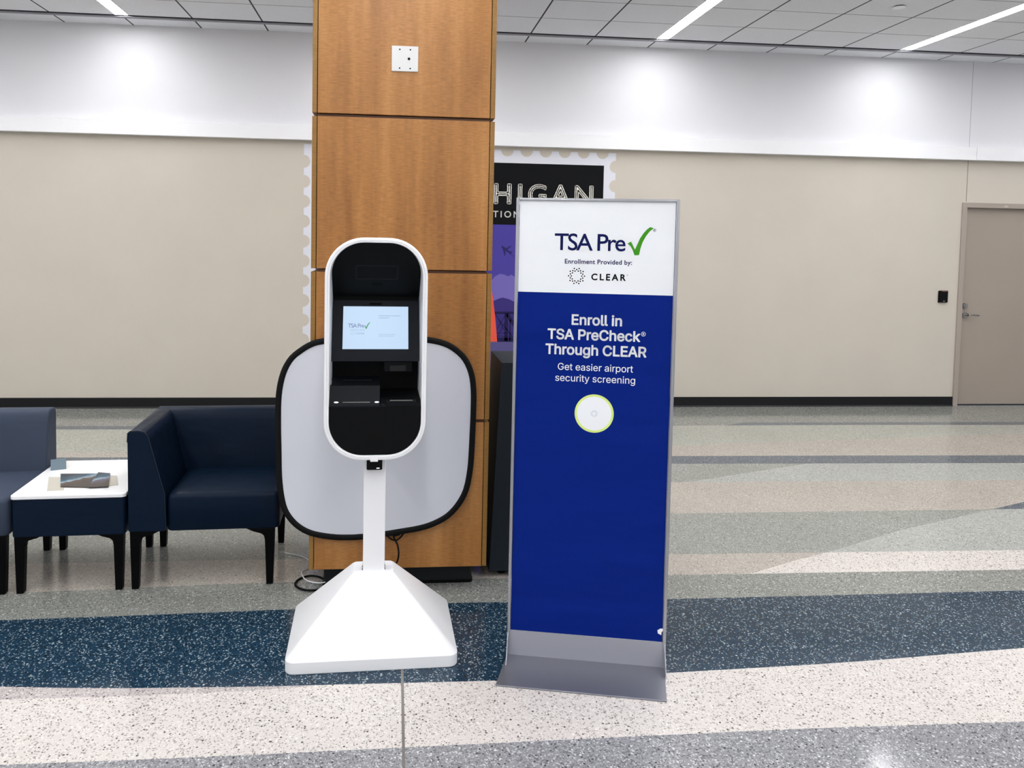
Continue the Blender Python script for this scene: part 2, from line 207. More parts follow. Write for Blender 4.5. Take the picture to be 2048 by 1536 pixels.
# lettering: outlines as plain polygons, filled with the non-zero rule
GLYPHS = json.loads('''{"inter":{" ":[188,[]],":":[188,[[95,-4,83,-3,73,1,63,9,55,18,51,29,50,41,51,53,55,64,63,73,73,81,83,85,95,87,107,85,118,81,128,73,135,64,140,53,141,41,140,29,135,18,128,9,118,1,107,-3],[95,271,83,272,73,277,63,284,55,294,51,304,50,316,51,328,55,339,63,349,73,356,83,360,95,362,107,360,118,356,128,349,135,339,140,328,141,316,140,304,135,294,128,284,118,277,107,272]]],"A":[480,[[16,0,201,509,276,509,463,0,395,0,287,302,264,372,232,478,245,478,213,371,191,302,85,0],[110,142,110,199,370,199,370,142]]],"C":[510,[[267,-7,225,-3,186,7,150,25,119,49,92,79,70,115,53,157,44,203,40,254,44,305,53,352,70,393,92,429,119,459,150,484,186,501,225,512,267,516,293,514,317,511,340,504,362,496,383,485,402,471,419,456,435,438,448,418,459,397,467,373,473,348,408,348,404,365,397,380,389,395,380,407,369,418,357,428,344,437,330,444,315,449,300,453,284,455,267,456,237,453,209,445,184,432,161,414,141,391,125,364,113,332,106,295,103,254,106,213,113,177,125,145,141,117,161,94,184,76,210,63,237,56,267,53,284,54,300,56,315,60,330,65,344,72,357,81,369,90,380,102,389,114,397,128,404,144,408,160,473,160,467,135,459,112,448,91,435,71,420,53,402,38,383,24,363,13,341,5,317,-2,293,-6]]],"E":[419,[[60,0,60,509,372,509,372,452,125,452,125,286,355,286,355,229,125,229,125,57,375,57,375,0]]],"G":[520,[[269,-7,225,-3,185,7,149,25,118,49,91,79,69,116,53,157,43,203,40,254,43,305,53,352,69,393,91,429,117,459,149,484,184,501,223,512,265,516,291,514,316,510,340,504,363,494,384,483,403,469,421,453,436,436,449,416,460,395,468,373,474,349,408,349,402,365,395,379,387,393,378,406,368,417,356,427,344,436,330,443,315,448,300,453,283,455,265,456,236,453,209,445,183,432,160,414,141,392,125,364,113,332,106,295,103,254,106,213,113,177,125,145,141,117,161,95,184,76,210,63,238,56,269,53,296,55,322,61,345,71,365,85,382,102,396,123,407,147,413,173,415,202,434,199,283,199,283,256,478,256,478,200,475,160,466,124,451,91,431,62,406,38,377,19,344,5,308,-4]]],"H":[517,[[60,0,60,509,125,509,125,289,392,289,392,509,457,509,457,0,392,0,392,232,125,232,125,0]]],"I":[300,[[31,0,31,57,118,57,118,452,31,452,31,509,269,509,269,452,183,452,183,57,269,57,269,0]]],"L":[393,[[60,0,60,509,125,509,125,57,361,57,361,0]]],"M":[628,[[60,0,60,509,152,509,277,187,287,159,299,123,311,84,322,49,307,49,318,83,330,121,342,158,352,187,476,509,568,509,568,0,504,0,504,291,504,327,505,369,506,413,507,457,513,457,498,409,482,363,467,322,456,291,342,0,286,0,170,291,159,321,145,361,129,408,112,457,119,457,120,416,121,372,122,328,122,291,122,0]]],"N":[523,[[60,0,60,509,136,509,343,183,363,151,388,107,414,55,405,54,401,108,399,157,399,195,399,509,463,509,463,0,387,0,202,290,177,331,148,381,108,452,119,454,122,384,124,328,125,291,125,0]]],"O":[533,[[267,-7,225,-3,186,7,150,25,119,49,92,79,70,115,53,157,44,203,40,254,44,305,53,352,70,393,92,429,119,459,150,484,186,501,225,512,267,516,309,512,348,501,384,484,415,459,442,429,464,393,480,352,490,305,493,254,490,203,480,157,464,115,442,79,415,49,384,25,348,7,309,-3],[267,53,296,55,324,63,349,76,372,94,392,116,408,144,420,176,428,213,430,254,428,295,420,332,408,365,392,392,372,415,349,433,324,446,296,453,267,456,237,453,210,445,184,433,161,415,142,392,125,364,113,332,106,295,103,254,106,213,113,176,125,144,142,117,161,94,184,76,210,63,237,55]]],"P":[445,[[60,0,60,509,235,509,272,506,305,499,332,487,356,471,375,452,390,430,400,404,407,377,409,348,407,318,400,291,390,265,375,243,356,223,332,207,305,195,272,188,235,186,109,186,109,242,233,242,257,244,279,248,297,256,312,266,324,279,333,294,339,310,343,328,344,348,343,367,339,385,333,402,324,416,312,428,297,439,279,446,257,451,232,452,125,452,125,0]]],"R":[449,[[60,0,60,509,236,509,273,506,305,500,333,489,356,473,376,455,390,433,401,408,407,381,409,352,407,323,401,296,390,271,376,250,356,232,333,217,305,206,273,200,236,198,96,198,96,255,234,255,258,256,280,260,298,267,313,276,325,287,334,300,340,316,344,333,345,352,344,371,340,389,334,405,325,419,313,430,298,440,279,446,258,451,233,452,125,452,125,0],[353,0,230,229,303,229,428,0]]],"S":[447,[[224,-9,188,-7,156,-1,128,9,102,23,81,40,64,60,51,83,42,109,38,137,104,137,108,118,114,102,123,88,136,76,150,66,166,59,185,53,204,50,224,49,246,50,267,54,286,60,303,69,317,79,329,92,338,106,344,122,346,139,344,154,340,168,332,179,322,189,310,197,296,205,245,222,184,239,145,253,112,269,86,289,67,313,56,341,52,372,54,400,62,425,75,448,92,468,113,484,138,498,165,508,195,514,227,516,259,514,289,508,316,498,340,484,360,468,377,449,390,427,398,403,401,378,337,378,332,402,320,421,302,437,280,449,254,456,225,459,204,457,185,454,167,448,152,440,139,430,129,418,121,405,117,391,115,376,117,359,122,345,131,334,142,324,155,315,169,308,212,293,264,279,312,264,328,256,344,248,359,238,372,226,384,213,395,198,402,180,407,161,408,139,406,112,399,87,386,64,370,43,349,25,323,11,294,0,261,-7]]],"T":[449,[[32,452,32,509,417,509,417,452,257,452,257,0,193,0,193,452]]],"a":[389,[[160,-9,137,-7,115,-3,94,5,76,15,60,29,48,45,38,63,32,84,30,108,32,128,36,146,43,161,53,174,64,184,78,193,92,200,108,206,125,211,178,220,234,227,247,229,257,231,265,235,271,240,274,246,276,255,276,257,275,272,272,285,267,297,260,307,251,315,240,322,227,327,212,330,196,331,178,330,163,327,149,322,137,316,127,309,118,301,110,292,104,283,100,274,41,291,51,313,64,331,79,346,95,358,114,368,133,375,153,380,173,383,194,384,239,379,255,375,271,369,286,360,300,350,312,336,322,320,330,301,335,278,337,251,337,0,277,0,277,52,272,52,252,25,242,16,229,8,215,1,199,-4,181,-7],[170,45,192,47,211,51,228,59,242,68,254,80,263,93,270,108,274,122,276,138,276,190,259,182,231,176,200,171,175,168,134,159,122,153,112,147,103,139,97,130,93,118,92,105,93,93,96,82,102,72,109,64,119,57,130,52,142,48,156,46]]],"b":[424,[[229,-8,208,-7,189,-3,172,4,159,12,147,21,138,31,118,59,112,59,112,0,53,0,53,509,114,509,114,319,118,319,137,346,147,355,158,364,171,373,188,379,207,383,229,384,259,382,287,374,313,361,335,342,354,320,370,293,381,261,388,227,390,189,388,151,381,116,370,84,355,57,336,34,313,16,288,3,260,-6],[220,47,242,49,262,55,279,66,294,80,306,97,316,117,323,139,327,163,328,189,327,215,323,239,316,261,307,281,295,298,280,311,262,322,243,328,220,330,198,328,178,322,161,312,147,299,134,282,125,263,118,241,114,216,113,189,114,162,118,138,125,115,135,95,147,78,162,65,179,55,198,49]]],"c":[396,[[207,-8,174,-5,144,3,117,16,93,35,72,58,56,85,44,116,37,150,34,187,37,225,44,260,56,291,72,318,93,341,117,360,144,374,174,382,207,384,226,384,243,381,260,377,276,371,291,364,305,356,318,346,330,335,340,322,349,308,356,293,362,277,303,262,290,289,270,311,242,325,207,330,184,328,163,321,145,310,130,296,118,278,108,258,102,236,98,212,96,187,98,163,102,139,108,117,118,97,130,80,145,66,163,55,184,49,207,46,243,52,271,66,292,89,304,117,363,102,357,86,350,70,341,56,331,43,319,32,306,21,292,12,277,5,261,-1,244,-5,226,-7]]],"d":[424,[[195,-8,165,-6,137,3,111,16,89,34,70,57,55,84,43,116,36,151,34,189,36,227,43,261,55,293,70,320,89,342,112,361,137,374,165,382,196,384,218,383,237,379,253,373,267,364,278,355,287,346,306,319,311,319,311,509,372,509,372,0,313,0,313,59,307,59,287,31,277,21,266,12,252,4,236,-3,217,-7],[205,47,226,49,246,55,263,65,278,78,290,95,299,115,306,138,310,162,312,189,310,216,306,241,300,263,290,282,278,299,263,312,246,322,227,328,205,330,182,328,162,322,145,311,130,298,118,281,108,261,102,239,98,215,96,189,98,163,102,139,109,117,118,97,130,80,145,66,162,55,182,49]]],"e":[404,[[212,-8,177,-5,145,3,117,16,92,35,72,58,56,85,44,116,37,150,34,187,36,224,44,258,55,290,71,317,91,340,115,359,142,373,172,382,205,384,226,383,246,380,266,374,285,366,303,355,319,341,334,324,347,305,357,282,365,256,370,227,371,194,371,169,75,169,75,221,338,221,310,202,308,226,304,248,298,269,288,286,277,301,263,314,246,323,227,328,205,330,183,328,164,323,146,313,131,301,119,286,109,270,102,251,97,231,96,211,96,178,98,151,102,127,110,106,121,88,135,73,151,61,169,53,190,48,212,46,227,47,241,49,254,53,265,58,276,65,285,73,294,82,300,93,306,105,365,91,358,72,348,55,335,39,320,26,302,14,283,4,261,-3,237,-7]]],"g":[425,[[207,-151,180,-149,156,-146,134,-140,114,-132,97,-122,82,-110,70,-97,59,-84,51,-69,101,-41,122,-66,131,-74,142,-82,154,-88,169,-93,187,-96,207,-97,236,-95,261,-87,282,-75,298,-58,308,-34,311,-6,311,68,306,68,287,41,277,32,266,23,252,16,236,10,217,6,195,5,165,7,138,14,113,27,90,43,71,65,55,90,43,120,36,154,34,191,36,229,43,263,55,293,71,320,90,342,112,361,138,374,166,382,196,384,218,383,237,379,253,373,267,365,279,356,288,346,308,319,313,319,313,379,372,379,372,-9,370,-40,363,-67,350,-90,334,-109,314,-124,291,-136,265,-144,237,-149],[205,59,227,61,246,66,264,75,278,87,290,103,300,121,307,142,311,166,312,193,311,219,307,242,300,264,291,283,279,299,264,312,247,322,227,328,205,330,182,328,163,322,145,312,130,298,118,282,109,262,102,241,98,218,96,193,98,167,102,144,109,123,118,104,131,88,145,76,163,66,183,61]]],"h":[410,[[114,227,114,0,53,0,53,509,114,509,114,287,102,287,116,319,132,344,152,362,175,374,200,382,227,384,252,383,275,377,295,369,313,356,328,340,341,321,350,298,355,271,357,240,357,0,296,0,296,235,293,263,286,286,273,304,256,318,235,326,210,329,192,328,176,324,161,317,147,308,136,297,126,283,119,266,115,248]]],"i":[167,[[53,0,53,379,114,379,114,0],[84,443,73,444,63,448,54,455,47,463,43,472,41,483,43,494,47,504,54,512,63,518,73,522,84,524,95,522,105,518,114,512,121,504,125,494,126,483,125,472,121,463,114,455,105,448,95,444]]],"k":[381,[[110,137,110,212,121,212,284,379,360,379,184,199,177,199],[53,0,53,509,114,509,114,0],[294,0,148,186,191,229,372,0]]],"l":[189,[[139,-2,112,0,91,8,74,20,62,37,55,59,53,84,53,509,114,509,114,99,114,83,117,71,120,62,126,57,135,53,146,52,160,53,170,54,181,3,162,-1]]],"m":[610,[[53,0,53,379,112,379,112,295,108,295,114,314,122,331,132,346,144,358,158,368,172,376,187,382,203,385,219,386,245,383,268,375,287,361,303,342,314,320,321,295,312,295,318,312,326,329,337,343,350,356,364,366,381,375,398,381,417,385,437,386,458,385,478,380,497,372,514,361,529,346,541,328,550,307,555,283,557,255,557,0,496,0,496,254,493,279,485,298,473,313,456,323,438,329,419,330,402,329,387,326,374,320,363,312,353,302,345,290,340,277,336,263,335,247,335,0,274,0,274,260,272,280,265,297,253,311,238,322,220,328,199,330,185,329,171,326,158,320,145,312,135,302,126,289,119,274,115,257,114,238,114,0]]],"n":[410,[[114,227,114,0,53,0,53,379,112,379,112,287,102,287,116,319,132,344,152,362,175,374,200,382,227,384,252,383,275,377,295,369,313,356,328,340,341,321,350,298,355,271,357,240,357,0,296,0,296,235,293,263,286,286,273,304,256,318,235,326,210,329,192,328,176,324,161,317,147,308,136,297,126,283,119,266,115,248]]],"o":[415,[[207,-8,174,-5,144,3,117,16,93,35,72,58,56,85,44,116,37,150,34,187,37,225,44,260,56,291,72,318,93,341,117,360,144,374,174,382,207,384,241,382,271,374,299,360,323,341,343,318,359,291,371,260,379,225,381,187,379,150,371,116,359,85,343,58,323,35,299,16,271,3,241,-5],[207,46,231,49,252,55,270,66,285,80,298,97,307,117,314,139,318,163,319,187,318,212,314,236,307,258,298,278,285,296,270,310,252,321,231,328,207,330,184,328,163,321,145,310,130,296,118,278,108,258,102,236,98,212,96,187,98,163,102,139,108,117,118,97,130,80,145,66,163,55,184,49]]],"p":[424,[[53,-143,53,379,112,379,112,319,118,319,137,346,147,355,158,364,171,373,188,379,207,383,229,384,259,382,287,374,313,361,335,342,354,320,370,293,381,261,388,227,390,189,388,151,381,116,370,84,355,57,336,34,313,16,288,3,260,-6,229,-8,208,-7,189,-3,173,4,159,12,147,21,138,31,118,59,114,59,114,-143],[220,47,242,49,262,55,279,66,294,80,306,97,316,117,323,139,327,163,328,189,327,215,323,239,316,261,307,281,295,298,280,311,262,322,243,328,220,330,198,328,178,322,161,312,147,299,134,282,125,263,118,241,114,216,113,189,114,162,118,138,125,115,135,95,147,78,162,65,179,55,198,49]]],"r":[259,[[53,0,53,379,112,379,112,321,115,321,124,339,137,354,152,367,171,377,191,383,213,385,229,384,243,384,243,322,230,324,207,326,190,324,174,321,159,315,146,306,135,296,126,284,119,269,115,254,114,237,114,0]]],"s":[365,[[182,-8,157,-7,133,-3,112,3,93,12,76,24,62,38,50,54,41,73,36,94,94,107,101,87,111,72,124,60,141,52,160,47,181,45,206,47,227,53,244,62,258,74,265,88,268,103,266,115,262,126,254,136,243,144,229,150,212,155,149,170,118,180,92,192,72,208,58,227,50,249,47,274,49,295,55,314,65,332,79,347,95,360,115,370,137,378,161,383,187,384,212,383,234,379,254,372,271,363,286,352,299,339,309,324,318,308,324,290,268,277,262,291,254,304,243,316,228,325,210,331,187,333,166,331,147,326,131,317,119,305,111,292,109,277,110,264,115,253,124,243,136,235,152,229,172,223,229,209,261,200,287,187,306,171,320,153,328,131,331,107,329,85,323,65,312,47,298,31,281,18,260,6,236,-2,210,-7]]],"t":[227,[[204,379,204,327,6,327,6,379],[65,471,126,471,126,98,127,83,130,70,136,61,144,55,156,51,170,50,185,51,202,54,213,2,192,-3,168,-4,138,-1,113,7,92,21,77,41,68,64,65,93]]],"u":[410,[[182,-5,158,-3,135,2,115,11,97,23,82,39,69,59,60,82,54,109,53,139,53,379,114,379,114,144,116,117,124,94,137,75,154,61,175,53,200,50,218,51,234,55,249,62,263,71,274,83,283,97,290,113,295,132,296,153,296,379,357,379,357,0,298,0,298,92,307,92,294,60,277,35,257,17,234,5,209,-3]]],"v":[389,[[163,0,17,379,84,379,165,155,187,87,206,21,184,21,203,87,224,155,305,379,371,379,226,0]]],"y":[389,[[47,-139,61,-86,71,-87,83,-89,94,-90,104,-89,113,-86,122,-81,130,-74,138,-64,145,-51,151,-36,163,-1,17,379,84,379,165,155,187,87,206,21,184,21,202,87,224,155,305,379,371,379,204,-58,196,-77,187,-93,177,-107,165,-119,153,-128,139,-136,125,-141,109,-144,91,-145,65,-143]]]},"vera":{" ":[278,[]],":":[219,[[109,458,79,450,57,428,49,398,57,368,79,346,109,338,139,346,161,368,169,398,161,428,139,450],[109,111,79,103,57,81,49,51,57,21,79,-1,109,-9,139,-1,161,21,169,51,161,81,139,103]]],"A":[667,[[362,686,293,686,0,0,100,0,186,201,476,201,567,0,667,0],[326,536,436,289,224,289]]],"C":[708,[[656,635,590,660,530,678,475,688,422,691,272,664,154,589,76,475,48,331,70,218,136,107,250,24,416,-9,490,-5,554,8,611,27,663,51,663,158,604,125,544,101,484,86,425,81,313,100,226,153,169,235,149,340,170,444,227,527,313,581,421,601,479,597,537,584,595,562,656,530]]],"E":[500,[[462,682,75,682,75,0,471,0,471,88,173,88,173,300,452,300,452,388,173,388,173,594,462,594]]],"G":[740,[[673,336,444,336,444,248,575,248,575,108,540,97,503,89,466,83,427,81,316,100,228,154,171,235,151,340,171,443,227,526,310,581,414,601,476,597,537,584,599,563,659,534,659,633,587,661,527,679,473,688,416,691,271,664,155,589,78,477,50,337,77,199,153,89,268,17,413,-9,481,-6,545,4,607,21,673,47]]],"H":[729,[[653,682,555,682,555,385,173,385,173,682,75,682,75,0,173,0,173,297,555,297,555,0,653,0]]],"I":[250,[[174,682,76,682,76,0,174,0]]],"L":[490,[[172,682,74,682,74,0,480,0,480,88,172,88]]],"M":[781,[[709,682,618,682,391,402,165,682,73,682,73,0,171,0,171,531,173,531,383,267,399,267,609,531,611,531,611,0,709,0]]],"N":[781,[[706,682,614,682,614,154,152,682,74,682,74,0,166,0,166,525,622,0,706,0]]],"O":[823,[[45,341,71,208,143,97,258,20,409,-9,564,20,680,97,753,209,778,341,752,476,679,587,563,663,411,691,261,663,145,587,71,475],[146,341,166,445,222,527,305,581,411,601,517,581,601,527,657,445,677,341,657,238,601,155,517,101,411,81,305,101,222,155,166,238]]],"P":[510,[[70,682,70,0,168,0,168,295,270,295,373,310,444,350,486,411,500,486,487,562,447,625,380,667,283,682],[168,594,283,594,339,585,374,561,393,527,399,490,391,445,366,411,329,390,279,383,168,383]]],"R":[604,[[77,682,77,0,175,0,175,296,216,296,253,291,292,270,338,223,397,140,487,0,604,0,574,42,551,74,531,103,511,135,474,195,439,246,402,289,359,324,408,351,443,389,465,436,473,491,457,571,413,631,342,669,249,682],[175,598,238,598,299,591,340,570,364,538,372,495,366,454,345,418,303,393,238,384,175,384]]],"S":[458,[[399,643,362,664,325,679,286,688,247,691,162,678,97,642,55,584,40,509,86,396,188,320,289,252,335,165,323,126,287,93,224,79,175,85,128,104,84,136,44,178,44,54,87,26,133,6,182,-5,235,-9,311,5,372,43,412,102,426,176,380,303,279,381,177,443,131,522,145,564,183,593,239,603,275,600,314,588,356,566,399,532]]],"T":[604,[[587,682,17,682,17,594,253,594,253,0,351,0,351,594,587,594]]],"b":[500,[[148,682,59,682,59,25,95,11,137,0,181,-7,226,-9,327,8,402,56,450,132,466,234,451,323,411,394,350,441,272,458,229,454,187,440,148,417],[148,332,183,359,216,374,250,378,301,367,341,335,366,286,375,221,365,162,337,116,293,86,238,75,209,77,177,82,148,89]]],"d":[510,[[451,682,362,682,362,440,328,450,298,456,268,458,178,441,107,395,61,325,44,235,59,138,103,64,171,16,262,0,451,0],[362,75,272,75,207,86,165,117,142,164,135,222,145,286,175,335,220,367,279,378,307,376,334,371,362,361]]],"e":[479,[[438,130,399,107,360,90,321,80,281,76,223,85,178,110,147,152,130,211,446,211,432,320,393,397,332,443,251,458,166,442,99,395,56,323,41,230,55,140,98,64,166,11,259,-9,311,-6,357,4,398,21,438,44],[132,270,146,317,172,352,207,374,253,381,296,373,328,351,349,316,358,270]]],"i":[219,[[154,449,65,449,65,0,154,0],[163,585,156,612,137,631,110,638,83,631,64,612,57,585,64,558,83,539,110,532,137,539,156,558]]],"l":[219,[[154,682,65,682,65,0,154,0]]],"m":[771,[[59,449,59,0,148,0,148,326,183,360,219,378,260,383,301,372,330,338,341,279,341,0,430,0,430,326,464,355,498,376,530,383,577,371,610,335,623,278,623,0,712,0,712,282,702,354,672,410,625,445,563,458,518,452,479,434,444,408,413,377,387,412,356,437,320,453,279,458,237,451,193,428,148,390,148,449]]],"n":[500,[[150,449,61,449,61,0,150,0,150,322,189,360,225,381,262,387,309,373,339,336,350,278,350,0,439,0,439,277,427,357,394,414,346,447,286,458,249,453,213,440,180,419,152,390,150,390]]],"o":[552,[[273,458,179,440,104,392,54,319,36,229,54,134,103,58,178,9,273,-9,372,8,449,57,498,132,516,229,498,321,447,393,370,441],[272,378,333,367,382,336,414,288,425,228,414,163,384,113,336,82,272,71,213,82,167,114,138,164,127,229,138,289,168,336,214,367]]],"r":[396,[[69,449,69,0,158,0,158,235,166,289,190,333,224,362,267,373,292,367,321,352,350,329,397,406,361,435,326,452,290,458,258,452,226,432,193,397,160,346,158,346,158,449]]],"t":[333,[[167,542,0,379,0,369,78,369,78,132,87,76,115,31,160,2,224,-9,258,-5,297,6,332,21,332,104,297,86,263,75,231,71,203,77,178,98,167,139,167,369,309,369,309,449,167,449]]],"v":[438,[[206,-9,236,-9,434,449,339,449,221,173,100,449,3,449]]],"y":[438,[[438,449,338,449,222,196,101,449,0,449,174,96,21,-230,120,-230]]]}}''')
_cache = {}
def glyph_tris(font, ch):
    key = (font, ch)
    if key in _cache: return _cache[key]
    loops = [[(L[i], L[i+1]) for i in range(0, len(L), 2)] for L in GLYPHS[font][ch][1]]
    vs, es = [], []
    for L in loops:
        b = len(vs); vs += [Vector(p) for p in L]
        es += [(b+i, b+(i+1) % len(L)) for i in range(len(L))]
    tris = []
    if vs:
        ov, oe, of, *_ = delaunay_2d_cdt(vs, es, [], 0, 0.01)
        for f in of:
            cx = sum(ov[i].x for i in f)/3; cy = sum(ov[i].y for i in f)/3; wn = 0
            for L in loops:
                for (ax, ay), (bx, by) in zip(L, L[1:]+L[:1]):
                    s = (bx-ax)*(cy-ay) - (cx-ax)*(by-ay)
                    if ay <= cy < by and s > 0: wn += 1
                    elif by <= cy < ay and s < 0: wn -= 1
            if wn: tris.append([(ov[i].x, ov[i].y) for i in f])
    _cache[key] = (tris, loops)
    return _cache[key]
def text(bm, s, font, x0, x1, z, cap, y, bold=0.0, place=None, only=None):
    """one line of lettering from x0 to x1, baseline z, capital height cap"""
    H = 509 if font == 'inter' else 682
    k = cap/H; wb = bold*H
    G = GLYPHS[font]
    adv = [G[c][0] for c in s]
    last = G[s[-1]][1]; lx = max(max(L[0::2]) for L in last); fx = min(min(L[0::2]) for L in G[s[0]][1])
    nat = sum(adv[:-1]) + lx - fx + 2*wb
    tr = ((x1-x0)/k - nat)/(len(s)-1)
    pen = x0/k - fx + wb
    P = place or (lambda u, v: (u, y, v))
    for ci, (c, a) in enumerate(zip(s, adv)):
        if only is not None and ci != only:
            pen += a + tr; continue
        tris, loops = glyph_tris(font, c)
        for t in tris: bm.faces.new([bm.verts.new(P((pen+p[0])*k, z+p[1]*k)) for p in t])
        if bold:
            for L in loops:
                for (ax, ay), (bx, by) in zip(L, L[1:]+L[:1]):
                    d = math.hypot(bx-ax, by-ay)
                    if d < 1e-6: continue
                    nx, ny = -(by-ay)/d*wb, (bx-ax)/d*wb
                    e = ((bx-ax)/d*wb*0.4, (by-ay)/d*wb*0.4)
                    q = ((ax+nx-e[0], ay+ny-e[1]), (bx+nx+e[0], by+ny+e[1]), (bx-nx+e[0], by-ny+e[1]), (ax-nx-e[0], ay-ny-e[1]))
                    bm.faces.new([bm.verts.new(P((pen+p[0])*k, z+p[1]*k)) for p in q])
        pen += a + tr
    return bm
LAMP = 18.3
SCREEN = 0.42
FROUGH = 0.11

# ------------------------------------------------------------------ materials
def terrazzo(name, base, dark, light, pd, pl, mid=None, scale=95):
    m = mat(name, base, rough=FROUGH, spec=0.32); t = NT(m)
    v = t.coord()
    vo = t.n('ShaderNodeTexVoronoi'); vo.inputs['Scale'].default_value = scale; t.l(v, vo.inputs['Vector'])
    sep = t.n('ShaderNodeSeparateColor'); t.l(vo.outputs['Color'], sep.inputs[0])
    r, g, b_ = sep.outputs[0], sep.outputs[1], sep.outputs[2]
    core = t.math('LESS_THAN', vo.outputs['Distance'], t.math('MULTIPLY_ADD', g, 0.30) if False else t.math('ADD', t.math('MULTIPLY', g, 0.34), 0.10))
    isd = t.math('MULTIPLY', t.math('LESS_THAN', r, pd), core)
    isl = t.math('MULTIPLY', t.math('GREATER_THAN', r, 1-pl), core)
    v2 = t.n('ShaderNodeTexVoronoi'); v2.inputs['Scale'].default_value = scale*2.1; t.l(v, v2.inputs['Vector'])
    s2 = t.n('ShaderNodeSeparateColor'); t.l(v2.outputs['Color'], s2.inputs[0])
    big = t.noise(v, 1.3, 3)
    c = t.mix(t.math('MULTIPLY', s2.outputs[0], 0.5), base, mid or base)
    c = t.mix(t.math('MULTIPLY', t.math('LESS_THAN', s2.outputs[1], pd*0.9), 0.55), c, dark)
    c = t.mix(t.math('MULTIPLY', t.math('GREATER_THAN', s2.outputs[1], 1-pl*0.9), 0.55), c, light)
    c = t.mix(isd, c, dark); c = t.mix(isl, c, light)
    c = t.mix(0.12, c, t.ramp(big, [(0.3, '808080'), (0.7, 'ffffff')]), 'MULTIPLY')
    t.l(c, t.b.inputs['Base Color'])
    t.l(t.math('ADD', t.math('MULTIPLY', big, 0.04), FROUGH-0.02), t.b.inputs['Roughness'])
    return m

def painted(name, col, rough=0.6, spots=0.04):
    m = mat(name, col, rough); t = NT(m); v = t.coord()
    n = t.noise(v, 2.2, 4)
    t.l(t.mix(spots, lin(col), t.ramp(n, [(0.35, '707070'), (0.7, 'ffffff')]), 'MULTIPLY'), t.b.inputs['Base Color'])
    t.bump(t.noise(v, 220, 2), 0.08, 0.001)
    return m

def wood(name, col=('8a5828', 'c48b4d', 'ae763a')):
    m = mat(name, col[1], 0.42); t = NT(m)
    a = t.noise(t.coord(26, 26, 200), 1.0, 4, 0.6)       # short level flecks
    b = t.noise(t.coord(9, 9, 0.9), 1.0, 3, 0.55)        # broad upright clouds
    c2 = t.noise(t.coord(60, 60, 60), 1.0, 2)
    c = t.ramp(t.math('ADD', t.math('MULTIPLY', b, 0.75), t.math('MULTIPLY', a, 0.25)), [(0.30, col[0]), (0.5, col[2]), (0.68, col[1])])
    c = t.mix(0.18, c, t.ramp(a, [(0.32, '8a8a8a'), (0.6, 'ffffff')]), 'MULTIPLY')
    c = t.mix(0.12, c, t.ramp(c2, [(0.3, '888888'), (0.7, 'ffffff')]), 'MULTIPLY')
    t.l(c, t.b.inputs['Base Color'])
    t.bump(a, 0.05, 0.001)
    return m

M = {}
M['wall'] = painted('beige_wall_paint', 'cdc5b8', 0.75)
M['white'] = painted('white_wall_paint', 'e2e2e5', 0.7, 0.02)
M['baseboard'] = mat('black_rubber', '101113', 0.45, spec=0.3)
M['frame'] = painted('taupe_frame_paint', 'a89c92', 0.45)
M['door'] = painted('taupe_door_paint', 'a3978b', 0.5)
M['steel'] = mat('satin_steel', 'a8a6a4', 0.28, 1.0)
M['alu'] = mat('aluminium', 'b4b5ba', 0.38, 0.85)
M['black'] = mat('matte_black_metal', '040506', 0.5, spec=0.15)
M['dgrey'] = mat('charcoal_plastic', '0b0d11', 0.55, spec=0.15)
M['bezel'] = mat('charcoal_bezel', '10141b', 0.55, spec=0.15)
M['pwhite'] = mat('white_powder_coat', 'f0f0f1', 0.32)
M['wood'] = wood('maple_veneer')
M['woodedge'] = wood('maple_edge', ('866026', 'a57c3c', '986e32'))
M['void'] = mat('black_reveal', '0a0706', 0.9)
M['plinth'] = mat('dark_plinth_laminate', '1a1e20', 0.5, spec=0.3)
M['cab'] = mat('slate_laminate', '1e252b', 0.55, spec=0.25)
M['cabside'] = mat('slate_laminate_side', '2a2a2b', 0.6)
M['paper'] = mat('ivory_paper', 'bdb8aa', 0.7)

def vinyl(name, col, rough=0.45):
    m = mat(name, col, rough, spec=0.13); t = NT(m); v = t.coord()
    n = t.noise(v, 350, 2); n2 = t.noise(t.coord(3, 3, 6), 1.6, 2)
    t.bump(t.math('ADD', t.math('MULTIPLY', n, 0.03), n2), 0.35, 0.02)
    return m
M['navy'] = vinyl('navy_vinyl', '06172a', 0.42)
M['greyv'] = vinyl('slate_grey_vinyl', '3c4555', 0.5)
M['legblack'] = mat('black_leg_metal', '030304', 0.4, spec=0.1)
M['tabletop'] = mat('white_laminate', 'f2f2f2', 0.25)

def fabric(name, col, rough=0.7, b=0.25):
    m = mat(name, col, rough, spec=0.1); t = NT(m)
    w1 = t.noise(t.coord(1.2, 1, 3.2), 2.0, 2, 0.4)
    w2 = t.noise(t.coord(1, 1, 1), 600, 1)
    t.bump(t.math('ADD', w1, t.math('MULTIPLY', w2, 0.02)), b, 0.03)
    return m

